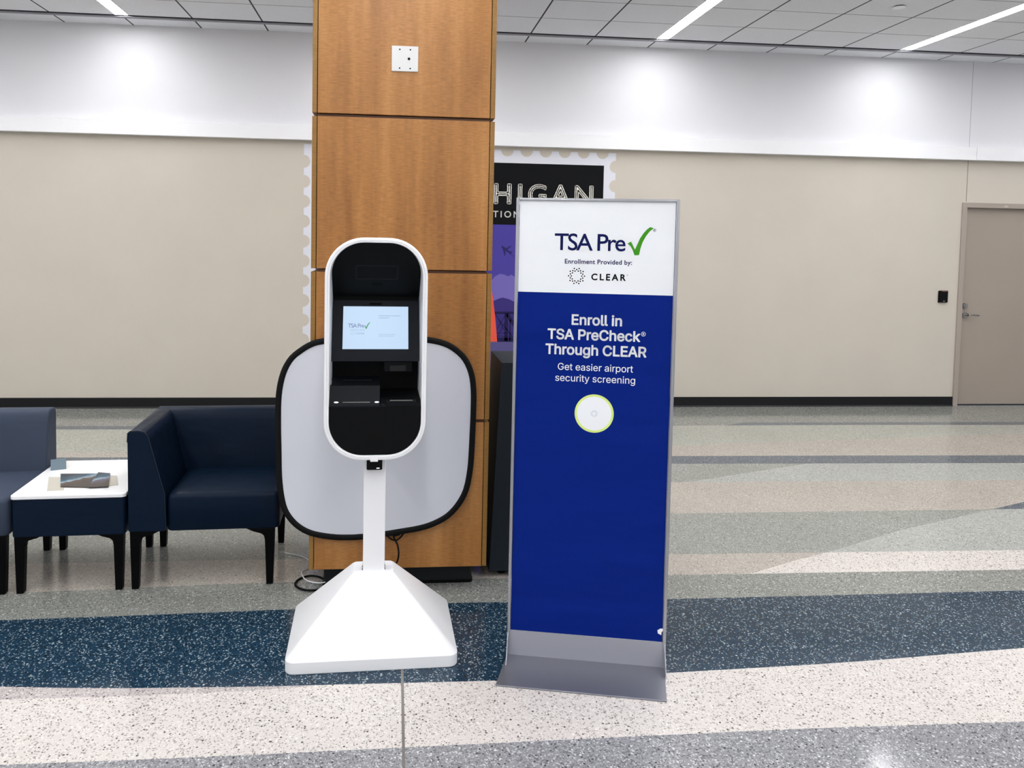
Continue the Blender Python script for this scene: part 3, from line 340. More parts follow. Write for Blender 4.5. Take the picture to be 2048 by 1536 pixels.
# ceiling: square lay-in tiles between grey tees, pale speckle
def ceiling_mat():
    m = mat('ceiling_tiles', 'c4c2c2', 0.85); t = NT(m); c = t.n('ShaderNodeTexCoord')
    s = t.n('ShaderNodeSeparateXYZ'); t.l(c.outputs['Object'], s.inputs[0])
    def line(sock, per, off, hw):
        u = t.math('MULTIPLY', t.math('ADD', sock, -off + 200*per), 1/per)
        f = t.math('SUBTRACT', u, t.math('FLOOR', u))
        d = t.math('ABSOLUTE', t.math('SUBTRACT', f, 0.5))
        return t.math('GREATER_THAN', d, 0.5 - hw/per)
    lx = line(s.outputs[0], 0.6125, 0.005, 0.0075)
    ly = line(s.outputs[1], 0.515, 6.775, 0.0045)
    near = t.math('GREATER_THAN', s.outputs[1], 7.30)
    ly = t.math('MULTIPLY', ly, t.math('SUBTRACT', 1.0, near))
    n = t.noise(t.coord(), 260, 2)
    col = t.mix(0.14, lin('eceef2'), t.ramp(n, [(0.35, '6c6c6c'), (0.6, 'ffffff')]), 'MULTIPLY')
    col = t.mix(lx, col, '3e3e40'); col = t.mix(ly, col, '6a6a6c')
    t.l(col, t.b.inputs['Base Color'])
    return m

# ------------------------------------------------------------------ floor: terrazzo bands meeting edge to edge
T = {  # band colours
 'g0': terrazzo('terrazzo_blue_grey', '919193', '48484c', 'd2d2d2', 0.20, 0.15, '828284'),
 'white': terrazzo('terrazzo_white', 'd3ccc6', '5c5650', 'e8e4de', 0.15, 0.10, 'c9c2bc'),
 'wedge': terrazzo('terrazzo_rose_grey', 'b6afac', '5e5658', 'e2dcd8', 0.17, 0.10, 'b6aeaa'),
 'navy': terrazzo('terrazzo_navy', '1a3143', '0d1924', 'aebcbe', 0.20, 0.115, '2c475c'),
 'mid': terrazzo('terrazzo_grey', '898b86', '484a44', 'cfcfc8', 0.16, 0.10, '85877f'),
 'beige': terrazzo('terrazzo_beige', 'b0a9a0', '6e675e', 'd8d0c6', 0.14, 0.10, 'ada49a'),
 'grey': terrazzo('terrazzo_ash', '969892', '5d5f59', 'c4c4be', 0.20, 0.12, '898b85'),
 'lgrey': terrazzo('terrazzo_pale_ash', 'aaaca7', '6a6c68', 'd0d0ca', 0.16, 0.12, 'a0a29c'),
 'slate': terrazzo('terrazzo_slate', '59636d', '3a4148', 'a2a9ae', 0.22, 0.14, '505962'),
 'green': terrazzo('terrazzo_grey_green', 'abaca2', '6e6f66', 'cfcfc6', 0.16, 0.12, 'a2a398'),
}
def bound(pts):
    def f(x):
        if x <= pts[0][0]: return pts[0][1]
        if x >= pts[-1][0]: return pts[-1][1]
        for (a, p), (b, q) in zip(pts, pts[1:]):
            if a <= x <= b: return p + (q-p)*(x-a)/(b-a)
    return f
E_ = lambda pts, l, r: [(-10, l)] + pts + [(12, r)]
g0 = bound(E_([(-1.21,2.480), (-0.84,2.475), (-0.47,2.474), (0.88,2.480), (1.44,2.481), (2.23,2.466)], 2.6, 2.35))
wedge = bound(E_([(-1.38,2.838), (-0.94,2.829), (-0.54,2.833), (-0.26,2.851), (0.0, 2.88)], 2.95, 4.0))
navybot = bound(E_([(-1.42,2.921), (-1.18,2.896), (-0.96,2.880), (-0.55,2.862), (-0.44,2.859), (0.38,2.841), (1.07,2.850), (1.65,2.870), (1.93,2.885), (2.64,2.938)], 3.6, 3.6))
navytop = bound(E_([(-1.66,3.432), (-1.15,3.441), (-0.66,3.453), (-0.47,3.459), (0.28,3.478), (0.55,3.474), (1.29,3.458), (3.08,3.447)], 3.63, 3.61))
b4 = bound(E_([(-1.79,3.689), (-0.72,3.739), (1.38,3.716), (3.28,3.679)], 3.64, 3.62))
b5 = bound(E_([(-1.95,4.026), (-0.47,4.009), (1.47,3.968), (3.49,3.923)], 4.1, 3.8))
b6 = bound(E_([(-2.28,4.717), (1.69,4.580), (4.04,4.559)], 4.95, 4.45))
b7 = bound(E_([(-2.57,5.323), (1.91,5.189), (4.55,5.140)], 5.5, 5.0))
slatebot = bound(E_([(-2.78,5.74), (2.10,5.628), (4.91,5.556)], 5.83, 5.4))
slatetop = bound(E_([(-2.88,5.95), (2.17,5.835), (3.74,5.803), (5.09,5.767)], 6.0, 5.6))
b10 = bound(E_([(-2.54,6.083), (-2.02,6.070), (2.29,6.149), (4.06,6.307), (4.93,6.390), (5.70,6.470)], 6.1, 6.7))
thinbot = bound(E_([(-2.83,6.794), (-2.20,6.785), (2.53,6.818), (4.38,6.812), (5.96,6.78)], 6.8, 6.75))
thintop = bound(E_([(-2.88,6.912), (-2.24,6.899), (-0.5, 6.86), (-0.2, 6.80), (2.5,6.81), (3.05,6.82), (3.25,6.925), (6.07,6.895)], 6.93, 6.87))
D1 = bound([(-10, -5), (1.1, 3.4), (1.81,3.704), (2.10,3.842), (2.40,3.966), (2.98,4.241), (3.82,4.560), (4.15,4.685), (5.2, 5.0), (12, 5.4)])
D2 = bound([(-10, 2), (1.4, 5.0), (1.92,5.161), (2.08,5.199), (3.06,5.564), (5, 6.3), (12, 9)])
order = list(T.keys()); idx = {k: i for i, k in enumerate(order)}
bm = bmesh.new()
xs = [-10 + 0.5*i for i in range(14)] + [-3 + 0.05*i for i in range(160)] + [5 + 0.5*i for i in range(15)]
cl = lambda v, a, b: max(a, min(b, v))
def levels(x):
    L = [(-6.0, 'g0'), (g0(x), 'white')]
    nb = navybot(x); w_ = min(wedge(x), nb)
    L += [(w_, 'wedge'), (nb, 'navy'), (navytop(x), 'mid')]
    y4, y5, y6, y7 = max(b4(x), navytop(x)), b5(x), b6(x), b7(x)
    d = D1(x)
    L += [(y4, 'white2'), (cl(d, y4, y5), 'beige'), (y5, 'lgrey'), (cl(d, y5, y6), 'grey'), (y6, 'slate'), (cl(d, y6, y6+0.55), 'beige'), (y7, 'lgrey')]
    s = slatebot(x); d2 = cl(D2(x), y7, s)
    L += [(d2, 'grey2'), (s, 'slate'), (slatetop(x), 'beige'), (b10(x), 'green'), (thinbot(x), 'slate'), (max(thintop(x), thinbot(x)), 'mid'), (7.62, None)]
    return L
alias = {'white2': 'white', 'grey2': 'grey'}
cols = []
for x in xs:
    cols.append([(bm.verts.new((x, y, 0)), k) for y, k in levels(x)])
for A, B in zip(cols, cols[1:]):
    for i in range(len(A)-1):
        q = [A[i][0], B[i][0], B[i+1][0], A[i+1][0]]
        if abs(q[3].co.y-q[0].co.y) < 1e-6 and abs(q[2].co.y-q[1].co.y) < 1e-6: continue
        f = bm.faces.new(q); k = A[i][1]; k = alias.get(k, k); f.material_index = idx[k]
for v in list(bm.verts):
    if not v.link_faces: bm.verts.remove(v)
floor = struct(mesh('floor', bm, [T[k] for k in order]))
# metal divider strip let into the terrazzo
ds = mesh('trim_3', BX(0.043, 0.053, -3, 2.95, -0.002, 0.0006), mat('zinc_divider', '8d8780', 0.35, 0.6)); struct(ds)

# ------------------------------------------------------------------ walls and ceiling
CEIL = 3.59; WY = 7.62
def wall_part(name, bmx, m): return struct(mesh(name, bmx, m))
DX0, DX1, DTOP = 5.868, 6.90, 2.14
bm = BX(-10, DX0+0.02, WY, WY+0.15, 0, 2.60)
box(bm, DX0+0.02, DX1-0.02, WY, WY+0.15, DTOP-0.02, 2.60)
box(bm, DX1-0.02, 12, WY, WY+0.15, 0, 2.60)
wall_part('wall_back', bm, M['wall'])
mw = M['white']
wall_part('wall_back_upper', BX(-10, 12, WY, WY+0.15, 2.6005, CEIL), mw)
# control joints (dark slits) in the wall
bm = BX(5.9095, 5.9145, WY-0.0008, WY, 2.15, 2.60)
wall_part('trim_4', bm, mat('joint_shadow_gap', '5c564e', 0.8))
wall_part('trim_5', BX(5.912, 5.916, WY-0.0008, WY, 2.60, CEIL), mat('joint_grey', '9a9a9c', 0.8))
# projecting fascia under the white band
bm = BX(-10, 5.940, 7.54, WY, 2.574, 2.705); box(bm, 5.944, 12, 7.54, WY, 2.574, 2.705)
wall_part('trim_1', bm, mat('fascia_white', 'f2f2f4', 0.6))
# baseboards
bm = BX(-10, DX0, WY-0.008, WY, 0.0, 0.1)
prism(bm, [(WY-0.008, 0), (WY-0.02, 0), (WY-0.008, 0.014)], -10, DX0, 'x')
wall_part('baseboard_back', bm, M['baseboard'])
wall_part('baseboard_right', BX(DX1, 12, WY-0.008, WY, 0.0, 0.1), M['baseboard'])
# ceiling
bm = BX(-10, 12, -6, 7.28, CEIL, CEIL+0.06); box(bm, -10, 12, 7.33, WY, CEIL, CEIL+0.06)
box(bm, -10, 12, 7.28, 7.33, CEIL+0.04, CEIL+0.06)
wall_part('ceiling', bm, ceiling_mat())
bm = BX(-10, 12, 7.283, 7.305, CEIL-0.001, CEIL+0.03)
wall_part('trim_2', bm, mat('black_slot', '020203', 0.9, spec=0.1))
bm = BX(-10, 12, 7.305, 7.355, CEIL-0.010, CEIL+0.0)
wall_part('trim_6', bm, mat('slot_flange_grey', '8c8c92', 0.5))

# linear ceiling lights, set in line with the tile joints
lm = mat('lamp_diffuser', 'ffffff', 0.5, emit='fdfdff', estr=LAMP)
lf = mat('lamp_trim_white', 'e8e8e8', 0.5)
def ceiling_light(cx, y0, label):
    t = thing('linear_ceiling_light', label, 'ceiling light', (cx, y0, CEIL), 0, 'linear ceiling lights')
    bm = bmesh.new(); L = 7.27 - y0
    for x0, x1 in ((-0.062, -0.055), (0.055, 0.062)): box(bm, x0, x1, 0, L, -0.004, 0.02)
    box(bm, -0.062, 0.062, -0.006, 0, -0.004, 0.02)
    mesh('light_trim', bm, lf, t)
    mesh('diffuser', BX(-0.055, 0.055, 0, L, -0.0025, 0.02), lm, t)
    return t
labs = {-7.345: 'bright white strip light far out to the left in the tiled ceiling',
        -4.895: 'bright white strip light beyond the left frame edge in the tiled ceiling',
        -2.435: 'bright white strip light in the ceiling left of the wooden column',
        0.005: 'bright white strip light in the ceiling hidden behind the wooden column',
        2.485: 'bright white strip light in the ceiling right of the column, above the blue banner',
        4.93: 'bright white strip light at the far right of the tiled ceiling',
        7.38: 'bright white strip light beyond the right frame edge in the tiled ceiling'}
for cx, lb in labs.items(): ceiling_light(cx, -5.0, lb)
# sprinkler cover
t = thing('sprinkler_cover', 'small round white cover plate on a ceiling tile between the two right strip lights', 'sprinkler', (3.986, 5.99, CEIL))
mesh('cover_plate', cyl(bmesh.new(), (0, 0, -0.012), (0, 0, -0.008), 0.047, n=32), M['pwhite'], t, 30)
mesh('mounting_ring', cyl(bmesh.new(), (0, 0, -0.008), (0, 0, 0.0), 0.036, n=32), M['dgrey'], t, 30)

# door
d = thing('door_1', 'x', 'x', (DX0, WY, 0)); del d['label']; del d['category']; struct(d)
W = DX1-DX0; fw = 0.052
bm = bmesh.new()
for x0, x1, z0, z1 in ((0, fw, 0, DTOP), (W-fw, W, 0, DTOP), (fw, W-fw, DTOP-fw, DTOP)):
    box(bm, x0, x1, -0.016, 0.12, z0, z1)
mesh('door_frame', bm, M['frame'], d, bevel=0.002, seg=2)
mesh('door_leaf', BX(fw+0.003, W-fw-0.003, 0.035, 0.08, 0.012, DTOP-fw-0.003), M['door'], d, bevel=0.001, seg=1)
mesh('threshold', BX(fw, W-fw, 0.01, 0.12, 0.0, 0.008), mat('dark_threshold', '20242c', 0.5), d)
bm = bmesh.new(); cyl(bm, (fw+0.068, 0.035, 0.965), (fw+0.068, 0.02, 0.965), 0.032); cyl(bm, (fw+0.068, 0.02, 0.965), (fw+0.068, -0.03, 0.965), 0.011)
tube(bm, smooth_path([(fw+0.062, -0.03, 0.966), (fw+0.10, -0.032, 0.97), (fw+0.14, -0.030, 0.966), (fw+0.182, -0.026, 0.962)]), 0.0085)
mesh('door_handle', bm, M['steel'], d, 40)
bm = bmesh.new(); cyl(bm, (fw+0.06, 0.035, 1.06), (fw+0.06, 0.012, 1.06), 0.03, 0.027)
cyl(bm, (fw+0.06, 0.012, 1.06), (fw+0.06, 0.006, 1.06), 0.014)
mesh('deadbolt', bm, M['steel'], d, 40)
mesh('frame_sticker', BX(0.462, 0.505, -0.0175, -0.016, DTOP-0.042, DTOP-0.022), M['paper'], d)
# card reader
t = thing('card_reader', 'small black card reader on the beige wall left of the taupe door', 'card reader', (5.702, WY, 1.157))
mesh('reader_body', BX(-0.046, 0.046, -0.024, 0, -0.062, 0.062), M['black'], t, bevel=0.006)
mesh('back_plate', BX(-0.05, -0.044, -0.012, 0, -0.063, 0.058), M['dgrey'], t)
mesh('status_light', BX(-0.028, 0.028, -0.0255, -0.02, 0.05, 0.057), mat('red_lens', '5a2a2c', 0.4, emit='a03a3c', estr=0.08), t)
mesh('reader_mark', BX(-0.01, 0.012, -0.0246, -0.02, -0.05, -0.043), M['steel'], t)

# ------------------------------------------------------------------ wall mural: big postage stamp
mu = thing('wall_mural', 'large postage stamp mural on the beige wall, black title band over a purple scene', 'mural', (0, WY, 0))
X0, X1, Z0, Z1 = -0.881, 2.167, 0.42, 2.542
pitch, br = 0.1905, 0.0615
def side(p0, p1, first, inward):
    """stamp edge with round bites; p0->p1 along the edge"""
    p0, p1 = Vector(p0), Vector(p1); L = (p1-p0).length; u = (p1-p0)/L; nn = Vector(inward); out = [tuple(p0)]
    s = first
    while s + br < L-0.03:
        for k in range(13):
            a = math.pi*k/12
            out.append(tuple(p0 + u*(s - br*math.cos(a)) + nn*br*math.sin(a)))
        s += pitch
    return out
pts = side((X0, Z1), (X0, Z0), 0.164, (1, 0)) + side((X0, Z0), (X1, Z0), 0.15, (0, 1))
right_ = side((X1, Z1), (X1, Z0), 0.135, (-1, 0))
top_ = side((X1, Z1), (X0, Z1), 0.136, (0, -1))
pts += ([(X1, Z0)] + right_[::-1])[:-1] + top_
pts2 = [pts[0]]
for p in pts[1:]:
    if (Vector(p)-Vector(pts2[-1])).length > 1e-4: pts2.append(p)
mesh('stamp_border', prism(bmesh.new(), pts2, -0.002, 0.0), mat('stamp_white', 'dfe0e8', 0.6), mu)
IX0, IX1, IZ0 = -0.762, 2.048, 0.55
mesh('title_band', BX(IX0, IX1, -0.003, -0.001, 1.813, 2.417), mat('mural_black', '090b0e', 0.7, spec=0.15), mu)
mesh('purple_sky', BX(IX0, IX1, -0.003, -0.001, 0.65, 1.813), mat('mural_purple', '4b4198', 0.7, spec=0.2), mu)
ivory = mat('mural_ivory', 'e4e1d8', 0.6)
for wd2, xa, xb in (('MIC', 0.30, 0.862), ('HIGAN', 0.953, 1.948)):
    for i in range(len(wd2)): mesh('title_letter', text(bmesh.new(), wd2, 'vera', xa, xb, 2.022, 0.186, -0.0034, 0.045, only=i), ivory, mu)
mesh('subtitle_lettering', text(bmesh.new(), 'TION', 'vera', 0.948, 1.212, 1.885, 0.061, -0.0034, 0.02), ivory, mu)
# plane, hills, trestle and sail of the scene
bm = bmesh.new()
def pl(bm, P, y=-0.0034): flat(bm, P, y)
S = 7.62/1559.0
def mp(x, y): return (1.025 + (x-1000)*S*0.99, 1.588 - (y-495)*S*1.0)   # mural's own sheet scale
pl(bm, [mp(1002,491.5), mp(1006,491.8), mp(1012,496), mp(1022,491), mp(1023,492.5), mp(1015,499), mp(1021,503), mp(1025,502), mp(1025.5,504), mp(1023,506), mp(1022.5,509), mp(1021,509), mp(1019,506), mp(1012,502), mp(1011,511), mp(1009,511.5), mp(1007,502), mp(1005,498)])
for a, b in (((1021, 505), (1056, 529)), ((1020, 507), (1056, 533))):
    p, q = mp(*a), mp(*b); pl(bm, [p, q, (q[0], q[1]-0.003), (p[0], p[1]-0.003)])
mesh('painted_aeroplane', bm, mat('mural_plane', '2f2a63', 0.7, spec=0.2), mu)
bm = bmesh.new()
pl(bm, [mp(960,570), mp(975,566), mp(984,562), mp(990,554), mp(1001,548), mp(1010,549.5), mp(1018,553), mp(1024,549.5), mp(1036,556), mp(1060,566), mp(1100,560), mp(1100,640), mp(960,640)], -0.0032)
mesh('painted_far_hills', bm, mat('mural_lilac', '7468b4', 0.7, spec=0.2), mu)
bm = bmesh.new()
pl(bm, [mp(960,610), mp(990,602.5), mp(1000,598), mp(1008,596), mp(1020,599), mp(1036,606), mp(1060,609), mp(1100,606), mp(1100,690), mp(960,690)], -0.0036)
mesh('painted_near_hills', bm, mat('mural_deep_purple', '3a3076', 0.7, spec=0.2), mu)
bm = bmesh.new()
def bar(x0, y0, x1, y1, wd):
    a, b = Vector(mp(x0, y0)), Vector(mp(x1, y1)); n = (b-a).normalized(); n = Vector((-n.y, n.x))*wd*S/2
    pl(bm, [tuple(a+n), tuple(b+n), tuple(b-n), tuple(a-n)], -0.004)
bar(990, 627, 1095, 627, 5); bar(1016, 628, 1016, 684, 7); bar(1018, 630, 1040, 662, 7); bar(1024, 640, 1024, 684, 3)
bar(994, 630, 1012, 662, 1.5); bar(1014, 632, 997, 660, 1.5); bar(1000, 640, 1030, 676, 1.5); bar(996, 680, 1014, 645, 1.5)
bar(995, 668, 1095, 668, 1.2); bar(995, 675, 1095, 675, 1.2); bar(990, 682, 1095, 682, 9); bar(1038, 640, 1038, 684, 4); bar(1060, 630, 1044, 662, 6); bar(1060, 628, 1060, 684, 6)
mesh('painted_trestle', bm, mat('mural_ink', '211b48', 0.7, spec=0.2), mu)
bm = bmesh.new()
pl(bm, [mp(975,560), mp(982,566), mp(988,600), mp(994,645), mp(998,686), mp(975,686)], -0.0044)
mesh('painted_orange_sail', bm, mat('mural_orange', 'e8543c', 0.6), mu)
bm = bmesh.new(); 
pl(bm, [mp(940,686), mp(1120,686), mp(1120,790), mp(940,790)], -0.0042)
mesh('painted_water', bm, mat('mural_water', '5a5488', 0.7, spec=0.2), mu)

# ------------------------------------------------------------------ wooden column
col = thing('wood_panelled_column', 'tall square column clad in maple veneer panels behind the white kiosk', 'column', (0.034, 3.61, 0))
hw = 0.4165; ZB = 0.113; joints = [2.217, 1.512, 0.811, 2.922]; g = 0.0075
jm = mat('joint_brown', '5a3a24', 0.6)
for j_ in joints:
    mesh('joint_strip', BX(-hw+0.0245, hw-0.0245, 0.012, 0.03, j_-0.0065, j_+0.004), jm, col)
lev = [ZB] + sorted(joints) + [CEIL]
D = 2*hw
mesh('core', BX(-hw+0.03, hw-0.03, 0.03, D-0.03, ZB+0.01, CEIL), M['void'], col)
for i, (a, b) in enumerate(zip(lev, lev[1:])):
    z0 = a + (g if i else 0); z1 = b - (g if i < len(lev)-2 else 0)
    mesh('front_panel', BX(-hw+0.0245, hw-0.0245, 0, 0.02, z0, z1), M['wood'], col, bevel=0.0015, seg=2)
    mesh('side_panel', BX(-hw, -hw+0.021, 0.002, D-0.002, z0, z1), M['woodedge'], col, bevel=0.001, seg=1)
    mesh('side_panel', BX(hw-0.021, hw, 0.002, D-0.002, z0, z1), M['woodedge'], col, bevel=0.001, seg=1)
    mesh('rear_panel', BX(-hw+0.0245, hw-0.0245, D-0.02, D, z0, z1), M['wood'], col)
mesh('plinth', prism(bmesh.new(), rrect(0.71, 0.66, 0.012, 4, 0, 0.085+0.33), 0, ZB+0.012, 'z'), M['plinth'], col, 30)
mesh('plinth_base_strip', prism(bmesh.new(), rrect(0.722, 0.672, 0.018, 4, 0, 0.079+0.336), 0, 0.012, 'z'), M['black'], col, 30)
# blank mounting plate on the column
t = thing('mounting_plate', 'square white blank mounting plate high on the wooden column', 'wall plate', (0.032, 3.61, 2.479))
mesh('plate', BX(-0.06, 0.06, -0.006, 0, -0.057, 0.057), mat('plate_white', 'dcdcda', 0.5), t, bevel=0.0015, seg=2)
for x, z, r in ((-0.024, 0.041, 0.0036), (0.024, 0.041, 0.0036), (-0.024, -0.043, 0.0036), (0.024, -0.043, 0.0036), (0.018, 0.0, 0.0062)):
    mesh('screw_hole', cyl(bmesh.new(), (x, -0.0064, z), (x, -0.002, z), r, n=16), M['black'], t)

# ------------------------------------------------------------------ photo backdrop hung on the column
bd = thing('photo_backdrop', 'rounded grey fabric photo backdrop with black rim hanging behind the kiosk', 'backdrop', (-0.075, 3.585, 0.264))
out = [(-0.088,1.219),(-0.201,1.216),(-0.33,1.202),(-0.381,1.187),(-0.426,1.160),(-0.471,1.122),(-0.504,1.067),(-0.524,0.998),(-0.533,0.918),(-0.534,0.803),(-0.531,0.687),(-0.528,0.571),(-0.518,0.478),(-0.5,0.408),(-0.466,0.354),(-0.42,0.313),(-0.363,0.286),(-0.283,0.27),(-0.215,0.265),(-0.136,0.267),(-0.03,0.278),(0.039,0.288),(0.132,0.303),(0.202,0.325),(0.268,0.362),(0.320,0.419),(0.356,0.49),(0.374,0.585),(0.380,0.68),(0.383,0.775),(0.385,0.869),(0.384,0.964),(0.372,1.046),(0.34,1.116),(0.293,1.163),(0.234,1.195),(0.148,1.213),(0.026,1.219)]
out = smooth_path([(x+0.075, z-0.264) for x, z in out], 3, True)
def inset(P, d):
    R = []; n = len(P)
    for i in range(n):
        a, b, c = Vector(P[i-1]), Vector(P[i]), Vector(P[(i+1) % n])
        tdir = (c-a).normalized(); R.append((b.x - tdir.y*d, b.y + tdir.x*d))
    return R
i1 = inset(out, 0.006); i2 = inset(out, 0.022); i3 = inset(out, 0.027)
loops = [[(x, -0.004, z) for x, z in out], [(x, -0.012, z) for x, z in out], [(x, -0.017, z) for x, z in i1], [(x, -0.017, z) for x, z in i2], [(x, -0.012, z) for x, z in i3], [(x, -0.004, z) for x, z in i3]]
mesh('rim', loft(bmesh.new(), loops + [loops[0]]), mat('black_binding', '050506', 0.6, spec=0.2), bd, 50)
i4 = inset(out, 0.026); cx_, cz_ = 0.0, 0.48
def shr(P, f, y): return [(cx_ + (x-cx_)*f, y, cz_ + (z-cz_)*f) for x, z in P]
bm = loft(bmesh.new(), [shr(i4, 1, -0.003), shr(i4, 1, -0.011), shr(i4, .94, -0.0118), shr(i4, .7, -0.0135), shr(i4, .35, -0.0145)], True, True)
mf = mat('backdrop_grey_fabric', 'd4d6dd', 0.75); tt = NT(mf); tt.bump(tt.noise(tt.coord(), 500, 1), 0.15, 0.001)
mesh('fabric_face', bm, mf, bd, 60)
mesh('hanging_bracket', BX(-0.03, 0.03, -0.004, 0.025, 0.80, 0.86), M['black'], bd)
# black clamp with cable loop beneath the backdrop
cb = thing('cable_bundle', 'black cable hanging in a loop under the photo backdrop, in front of the column', 'cable', (0.016, 3.60, 0.25))
O = Vector((0.016, 3.60, 0.25))
bm = bmesh.new()
prism(bm, [(-0.052, 0.052), (-0.045, 0.036), (-0.02, 0.024), (0.0, 0.02), (0.02, 0.024), (0.042, 0.042), (0.06, 0.056)], -0.008, 0.009)
mesh('cable_gland', bm, M['black'], cb, bevel=0.004)
bm = bmesh.new()
tube(bm, [tuple(Vector(p)-O) for p in smooth_path([(0.006,3.600,0.292),(0.012,3.598,0.262),(0.027,3.59,0.235),(0.034,3.568,0.205),(0.030,3.566,0.17),(0.015,3.563,0.14),(-0.03,3.555,0.06),(-0.10,3.54,0.008),(-0.2,3.55,0.0062),(-0.3,3.6,0.0062)], 5)], 0.0042)
mesh('hanging_cable', bm, M['black'], cb, 60)
bm = bmesh.new()
tube(bm, [tuple(Vector(p)-O) for p in smooth_path([(-0.035,3.60,0.30),(-0.022,3.60,0.275),(0.0,3.60,0.255),(0.022,3.60,0.250),(0.040,3.60,0.262),(0.058,3.60,0.285),(0.066,3.60,0.31)], 5)], 0.0038)
mesh('cable_loop', bm, M['black'], cb, 60)
# cables on the floor
t = thing('power_cable', 'coiled black power cable on the floor beside the white kiosk base', 'cable', (-0.39, 3.7, 0))
loopb = [(-0.30,3.66),(-0.318,3.735),(-0.35,3.775),(-0.395,3.79),(-0.435,3.765),(-0.455,3.72),(-0.448,3.68),(-0.42,3.648),(-0.385,3.632),(-0.34,3.634),(-0.28,3.65),(-0.22,3.64),(-0.18,3.60)]
mesh('cable_coil', tube(bmesh.new(), smooth_path([(x+0.39, y-3.7, 0.006) for x, y in loopb], 5), 0.0052), M['black'], t, 60)
t = thing('white_cable', 'thin white cable with a plug end trailing on the floor to the column', 'cable', (-0.43, 3.9, 0))
lw = [(-0.562,4.093),(-0.535,4.075),(-0.487,4.052),(-0.444,4.017),(-0.415,3.975),(-0.40,3.93),(-0.412,3.89),(-0.43,3.86),(-0.437,3.81),(-0.421,3.752),(-0.398,3.717),(-0.365,3.695),(-0.33,3.69),(-0.31,3.70)]
mesh('wire', tube(bmesh.new(), smooth_path([(x+0.43, y-3.9, 0.0145 if y < 3.82 else 0.0026) for x, y in lw], 5), 0.0030), M['pwhite'], t, 60)
mesh('plug', BX(-0.155, -0.130, 0.186, 0.196, 0.0, 0.007), mat('grey_plug', 'a9a4a0', 0.4), t, bevel=0.002)

# ------------------------------------------------------------------ kiosk
ks = thing('enrollment_kiosk', 'tall white self-service kiosk with oval black head, lit screen and pyramid base', 'kiosk', (-0.073, 3.14, 0), rad(1.6))
# base: rounded slab and pyramid
B0, B1 = -0.205, 0.285; bw = 0.664
def rr(w_, y0, y1, r, z, n=8): return [(x, y, z) for x, y in rrect(w_, y1-y0, r, n, 0, (y0+y1)/2)]
bm = loft(bmesh.new(), [rr(bw-0.004, B0+0.002, B1-0.002, 0.036, 0.0), rr(bw, B0, B1, 0.038, 0.003), rr(bw, B0, B1, 0.038, 0.046), rr(bw-0.004, B0+0.002, B1-0.002, 0.036, 0.05),
    rr(0.175, -0.062, 0.075, 0.020, 0.313), rr(0.158, -0.053, 0.066, 0.014, 0.319)], True, True)
mesh('base', bm, M['pwhite'], ks, 22)
pole = mesh('pole', prism(bmesh.new(), rrect(0.0875, 0.062, 0.004, 3, 0.002, 0.0), 0.319, 0.86, 'z'), M['pwhite'], ks, 30)
for s in (-1, 1):
    bm = bmesh.new()
    for y in (-0.02, 0.008): box(bm, 0.002+s*0.0438-0.003, 0.002+s*0.0438+0.003, y, y+0.009, 0.319, 0.324)
    box(bm, 0.002+s*0.0438-0.0012, 0.002+s*0.0438+0.0012, -0.02, 0.018, 0.319, 0.335)
    mesh('pole_bracket', bm, M['black'], ks)
# head: hoop
HW, HZ0, HZ1, HR = 0.393, 0.803, 1.665, 0.150
HH = HZ1-HZ0; HC = (HZ0+HZ1)/2; FY = -0.14; HD = 0.265; th = 0.0195
def ro(ins, y): return [(x, y, z) for x, z in rrect(HW-2*ins, HH-2*ins, HR-ins, 14, 0, HC)]
loops = [ro(0, FY+HD), ro(0, FY+0.006), ro(0.0018, FY+0.0018), ro(0.006, FY), ro(0.0105, FY), ro(0.0112, FY+0.002), ro(0.0119, FY), ro(th-0.004, FY), ro(th-0.001, FY+0.001), ro(th, FY+0.005), ro(th, FY+HD-0.01)]
hoop = mesh('head_hoop', loft(bmesh.new(), loops), M['pwhite'], ks, 40)
mesh('back_cover', loft(bmesh.new(), [ro(0.0, FY+HD), ro(0.0, FY+HD+0.004), ro(0.012, FY+HD+0.012)], False, True), M['pwhite'], ks, 40)
bm = bmesh.new()
L_ = ro(th, FY+HD-0.011); bm.faces.new([bm.verts.new(p) for p in L_])
mesh('cavity_back', bm, M['black'], ks)
IW = HW-2*th
inner = rrect(IW-0.001, HH-2*th-0.001, HR-th, 14, 0, HC)
def cut(P, zc, above):
    R = []
    for a, b in zip(P, P[1:]+P[:1]):
        ina = (a[1] >= zc) == above
        inb = (b[1] >= zc) == above
        if ina: R.append(a)
        if ina != inb:
            t_ = (zc-a[1])/(b[1]-a[1]); R.append((a[0]+(b[0]-a[0])*t_, zc))
    return R
# upper hood panel leaning back
ZT = HZ1-th
def hy(z): return FY + 0.018 + (ZT-z)/(ZT-1.424)*0.215
H_ = cut(inner, 1.424, True)
bm = bmesh.new(); A = [bm.verts.new((x, hy(z), z)) for x, z in H_]; B = [bm.verts.new((x, hy(z)+0.004, z)) for x, z in H_]
bm.faces.new(A); bm.faces.new(B[::-1])
for i in range(len(A)): bm.faces.new((A[i], A[(i+1) % len(A)], B[(i+1) % len(A)], B[i]))
hood = mesh('hood_panel', bm, M['black'], ks)
bm = bmesh.new()
for x0, x1, z0, z1 in ((-0.082, 0.084, 1.553, 1.5545), (-0.082, 0.084, 1.498, 1.4995), (-0.082, -0.0805, 1.498, 1.5545), (0.0825, 0.084, 1.498, 1.5545)):
    bm.faces.new([bm.verts.new((x, hy(z)-0.001, z)) for x, z in ((x0, z0), (x1, z0), (x1, z1), (x0, z1))])
mesh('hood_seam', bm, mat('seam_charcoal', '1a1c20', 0.5), hood)
bm = bmesh.new()
